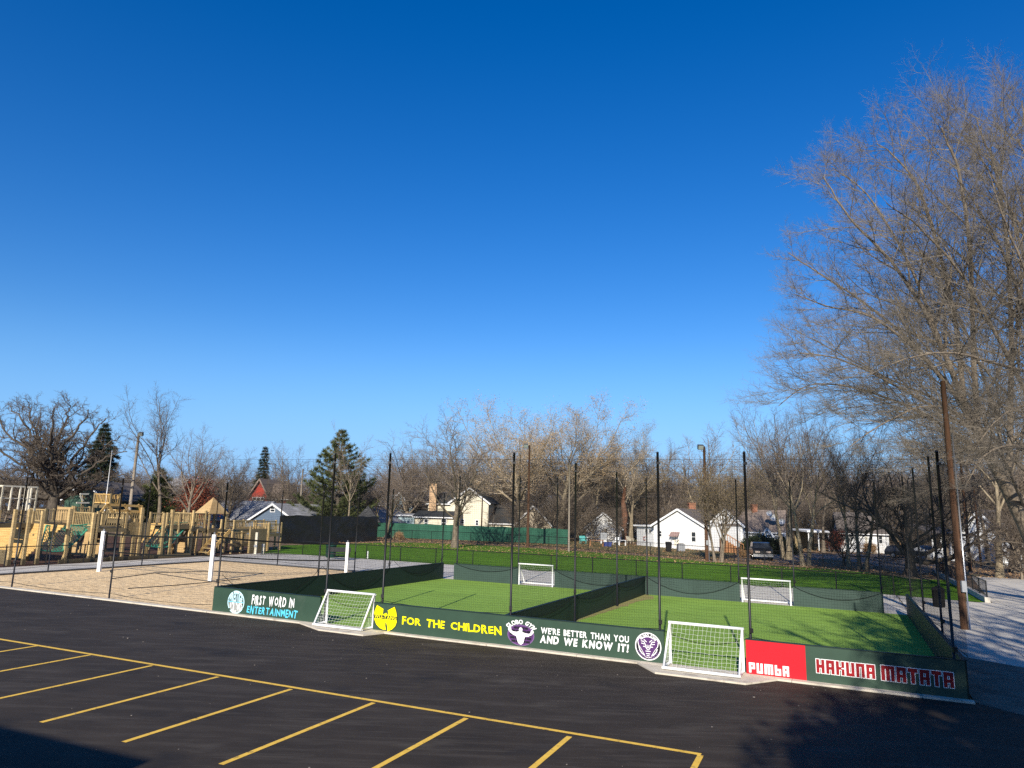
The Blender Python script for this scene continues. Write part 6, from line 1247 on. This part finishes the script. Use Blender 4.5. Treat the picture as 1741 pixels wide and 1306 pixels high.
# the oak at the left edge
ob = gp_x(88, 88); OT = at(92, 846, 88); OP = dict(BASE); OP.update(seg=[9, 9, 7, 5, 4], wig=[.1, .22, .28, .3, .3], up=[.02, .05, .05, .05, .05], n=[15, 9, 6, 3], t0=[.18, .15, .15, .1], ang=[52, 48, 50, 50], len=[.34, .46, .45, .42], rr=[.50, .55, .58, .6], fall=[.55, .4, .3, .3], rmin=.026, minz=-.25, taper=[.3, .35, .4, .4, .5], jit=.35)
ro_ = random.Random(5); OL = []
for (mx, my, ex, ey) in ((20, 838, -75, 812), (25, 815, -80, 752), (35, 790, -50, 712), (45, 770, -5, 690), (60, 760, 18, 684), (70, 750, 50, 682), (88, 750, 92, 688), (98, 755, 118, 682), (110, 765, 150, 690), (125, 785, 180, 705), (130, 800, 205, 735), (140, 815, 216, 762), (140, 830, 222, 800), (130, 842, 190, 835), (55, 845, -20, 850), (75, 790, 40, 740), (100, 800, 130, 742), (85, 780, 75, 720)):
    dY = ro_.uniform(-6.5, 6.5); OL.append(([OT, ((92 * .45 + mx * .55) + ro_.uniform(-5, 5), (846 * .45 + my * .55) + ro_.uniform(-4, 4), 88 + dY * .3), (mx + ro_.uniform(-6, 6), my + ro_.uniform(-6, 6), 88 + dY * .65), ((mx + ex) / 2 + ro_.uniform(-8, 8), (my + ey) / 2 + ro_.uniform(-8, 8), 88 + dY * .9), (ex, ey + 6, 88 + dY)], ro_.uniform(.24, .36), .05))
leader_tree('huge spreading oak with crooked dark limbs at the left edge', ob, ([ob - Z3 * .3, ob.lerp(OT, .3), ob.lerp(OT, .7), OT], [.95, .72, .66, .58]), OP, OL, 'bark_dark', 'twig_dark', 21, 'oak_tree', .06)
# trees right of the viewer, out of the frame, whose shade falls on the lot and the driveway
for key, x, y, H, w, lb in (('limbs', 9.5, -4, 20, 1.0, 'tall bare tree close behind the viewer to the right'), ('limbs', 13.5, -1, 21, .9, 'second tall bare tree beside the lot to the right of the viewer'), ('limbs', 18, 3, 20, 1.0, 'third bare tree beside the driveway to the right of the viewer'), ('limbs', 24, 8, 19, 1.0, 'spreading bare tree beside the driveway, right of the frame'), ('limbs', 29, 15, 21, .9, 'bare tree beside the driveway nearest the light pole, right of the frame'), ('shade', 6.0, -19, 18, 1.1, 'leafy oak behind the viewer, nearest the building'), ('shade', 11.4, -19, 19, 1.15, 'second leafy oak behind the viewer'), ('shade', 5.3, -13.2, 18.5, .75, 'leafy oak closest behind the viewer'), ('shade', 26, -14, 18, 1.1, 'leafy oak behind the viewer at the far right'), ('shade', 17.6, -18, 18.5, 1.1, 'leafy oak behind the viewer, farthest from the building'), ('limbs', 11, -8.5, 19, .9, 'fourth bare tree behind the viewer at the lot corner'), ('limbs', 15.5, -5.5, 20, 1.0, 'fifth bare tree behind the viewer at the lot corner'), ('limbs', 12, -14, 23, .9, 'seventh bare tree, behind the leafy oaks'), ('limbs', 16.5, -11.5, 23, .9, 'eighth bare tree, behind the leafy oaks'), ('limbs', 21.5, -1.5, 21, .9, 'sixth bare tree at the lot corner, out of the frame')):
    pr = getp(key)[0]; c = copy_tree(pr); del c['h']; h = H / pr['h']; c.location = on_ground((x, y)); c.scale = (h * w, h * w, h); c.rotation_euler.z = x - (x + 5.2 if key == 'shade' else 0); tag(c, lb, 'tree')
for k, (pr, _) in list(PROTO.items()):                # the masters themselves are not part of the place
    for ch in list(pr.children): bpy.data.objects.remove(ch)
    bpy.data.objects.remove(pr)
# leaf litter and twiggy ground cover under the trees along the far verge
rs = np.random.RandomState(5); n = 26000; Cs = []
while len(Cs) < n:
    px = rs.uniform(640, 1741); 
    q = gp_x(px, 60 + 60 * rs.uniform() ** 1.0) if len(Cs) < 0 else None
    x = rs.uniform(-20, 62); y = rs.uniform(60, 112); s, t = ST((x, y))
    if t < 45 - max(0, s - 20) * .5: continue
    Cs.append((x, y, gz(x, y) + rs.uniform(-.02, .05)))
C = np.array(Cs); a = rs.uniform(0, 6.28, n); s = rs.uniform(.04, .10, n); X = np.stack([np.cos(a) * s, np.sin(a) * s, rs.uniform(-.03, .05, n)], 1); Yv = np.stack([-np.sin(a) * s * .6, np.cos(a) * s * .6, rs.uniform(-.03, .05, n)], 1)
V = np.stack([C - X, C + Yv, C + X, C - Yv], 1).reshape(-1, 3); o = link('fallen_leaves', np_mesh('fallen_leaves', V, np.arange(n * 4).reshape(-1, 4)), M['leaf_orange']); tag(o, 'scattered tan fallen leaves on the verge and the yards behind the grass', 'leaves', None, 'stuff')
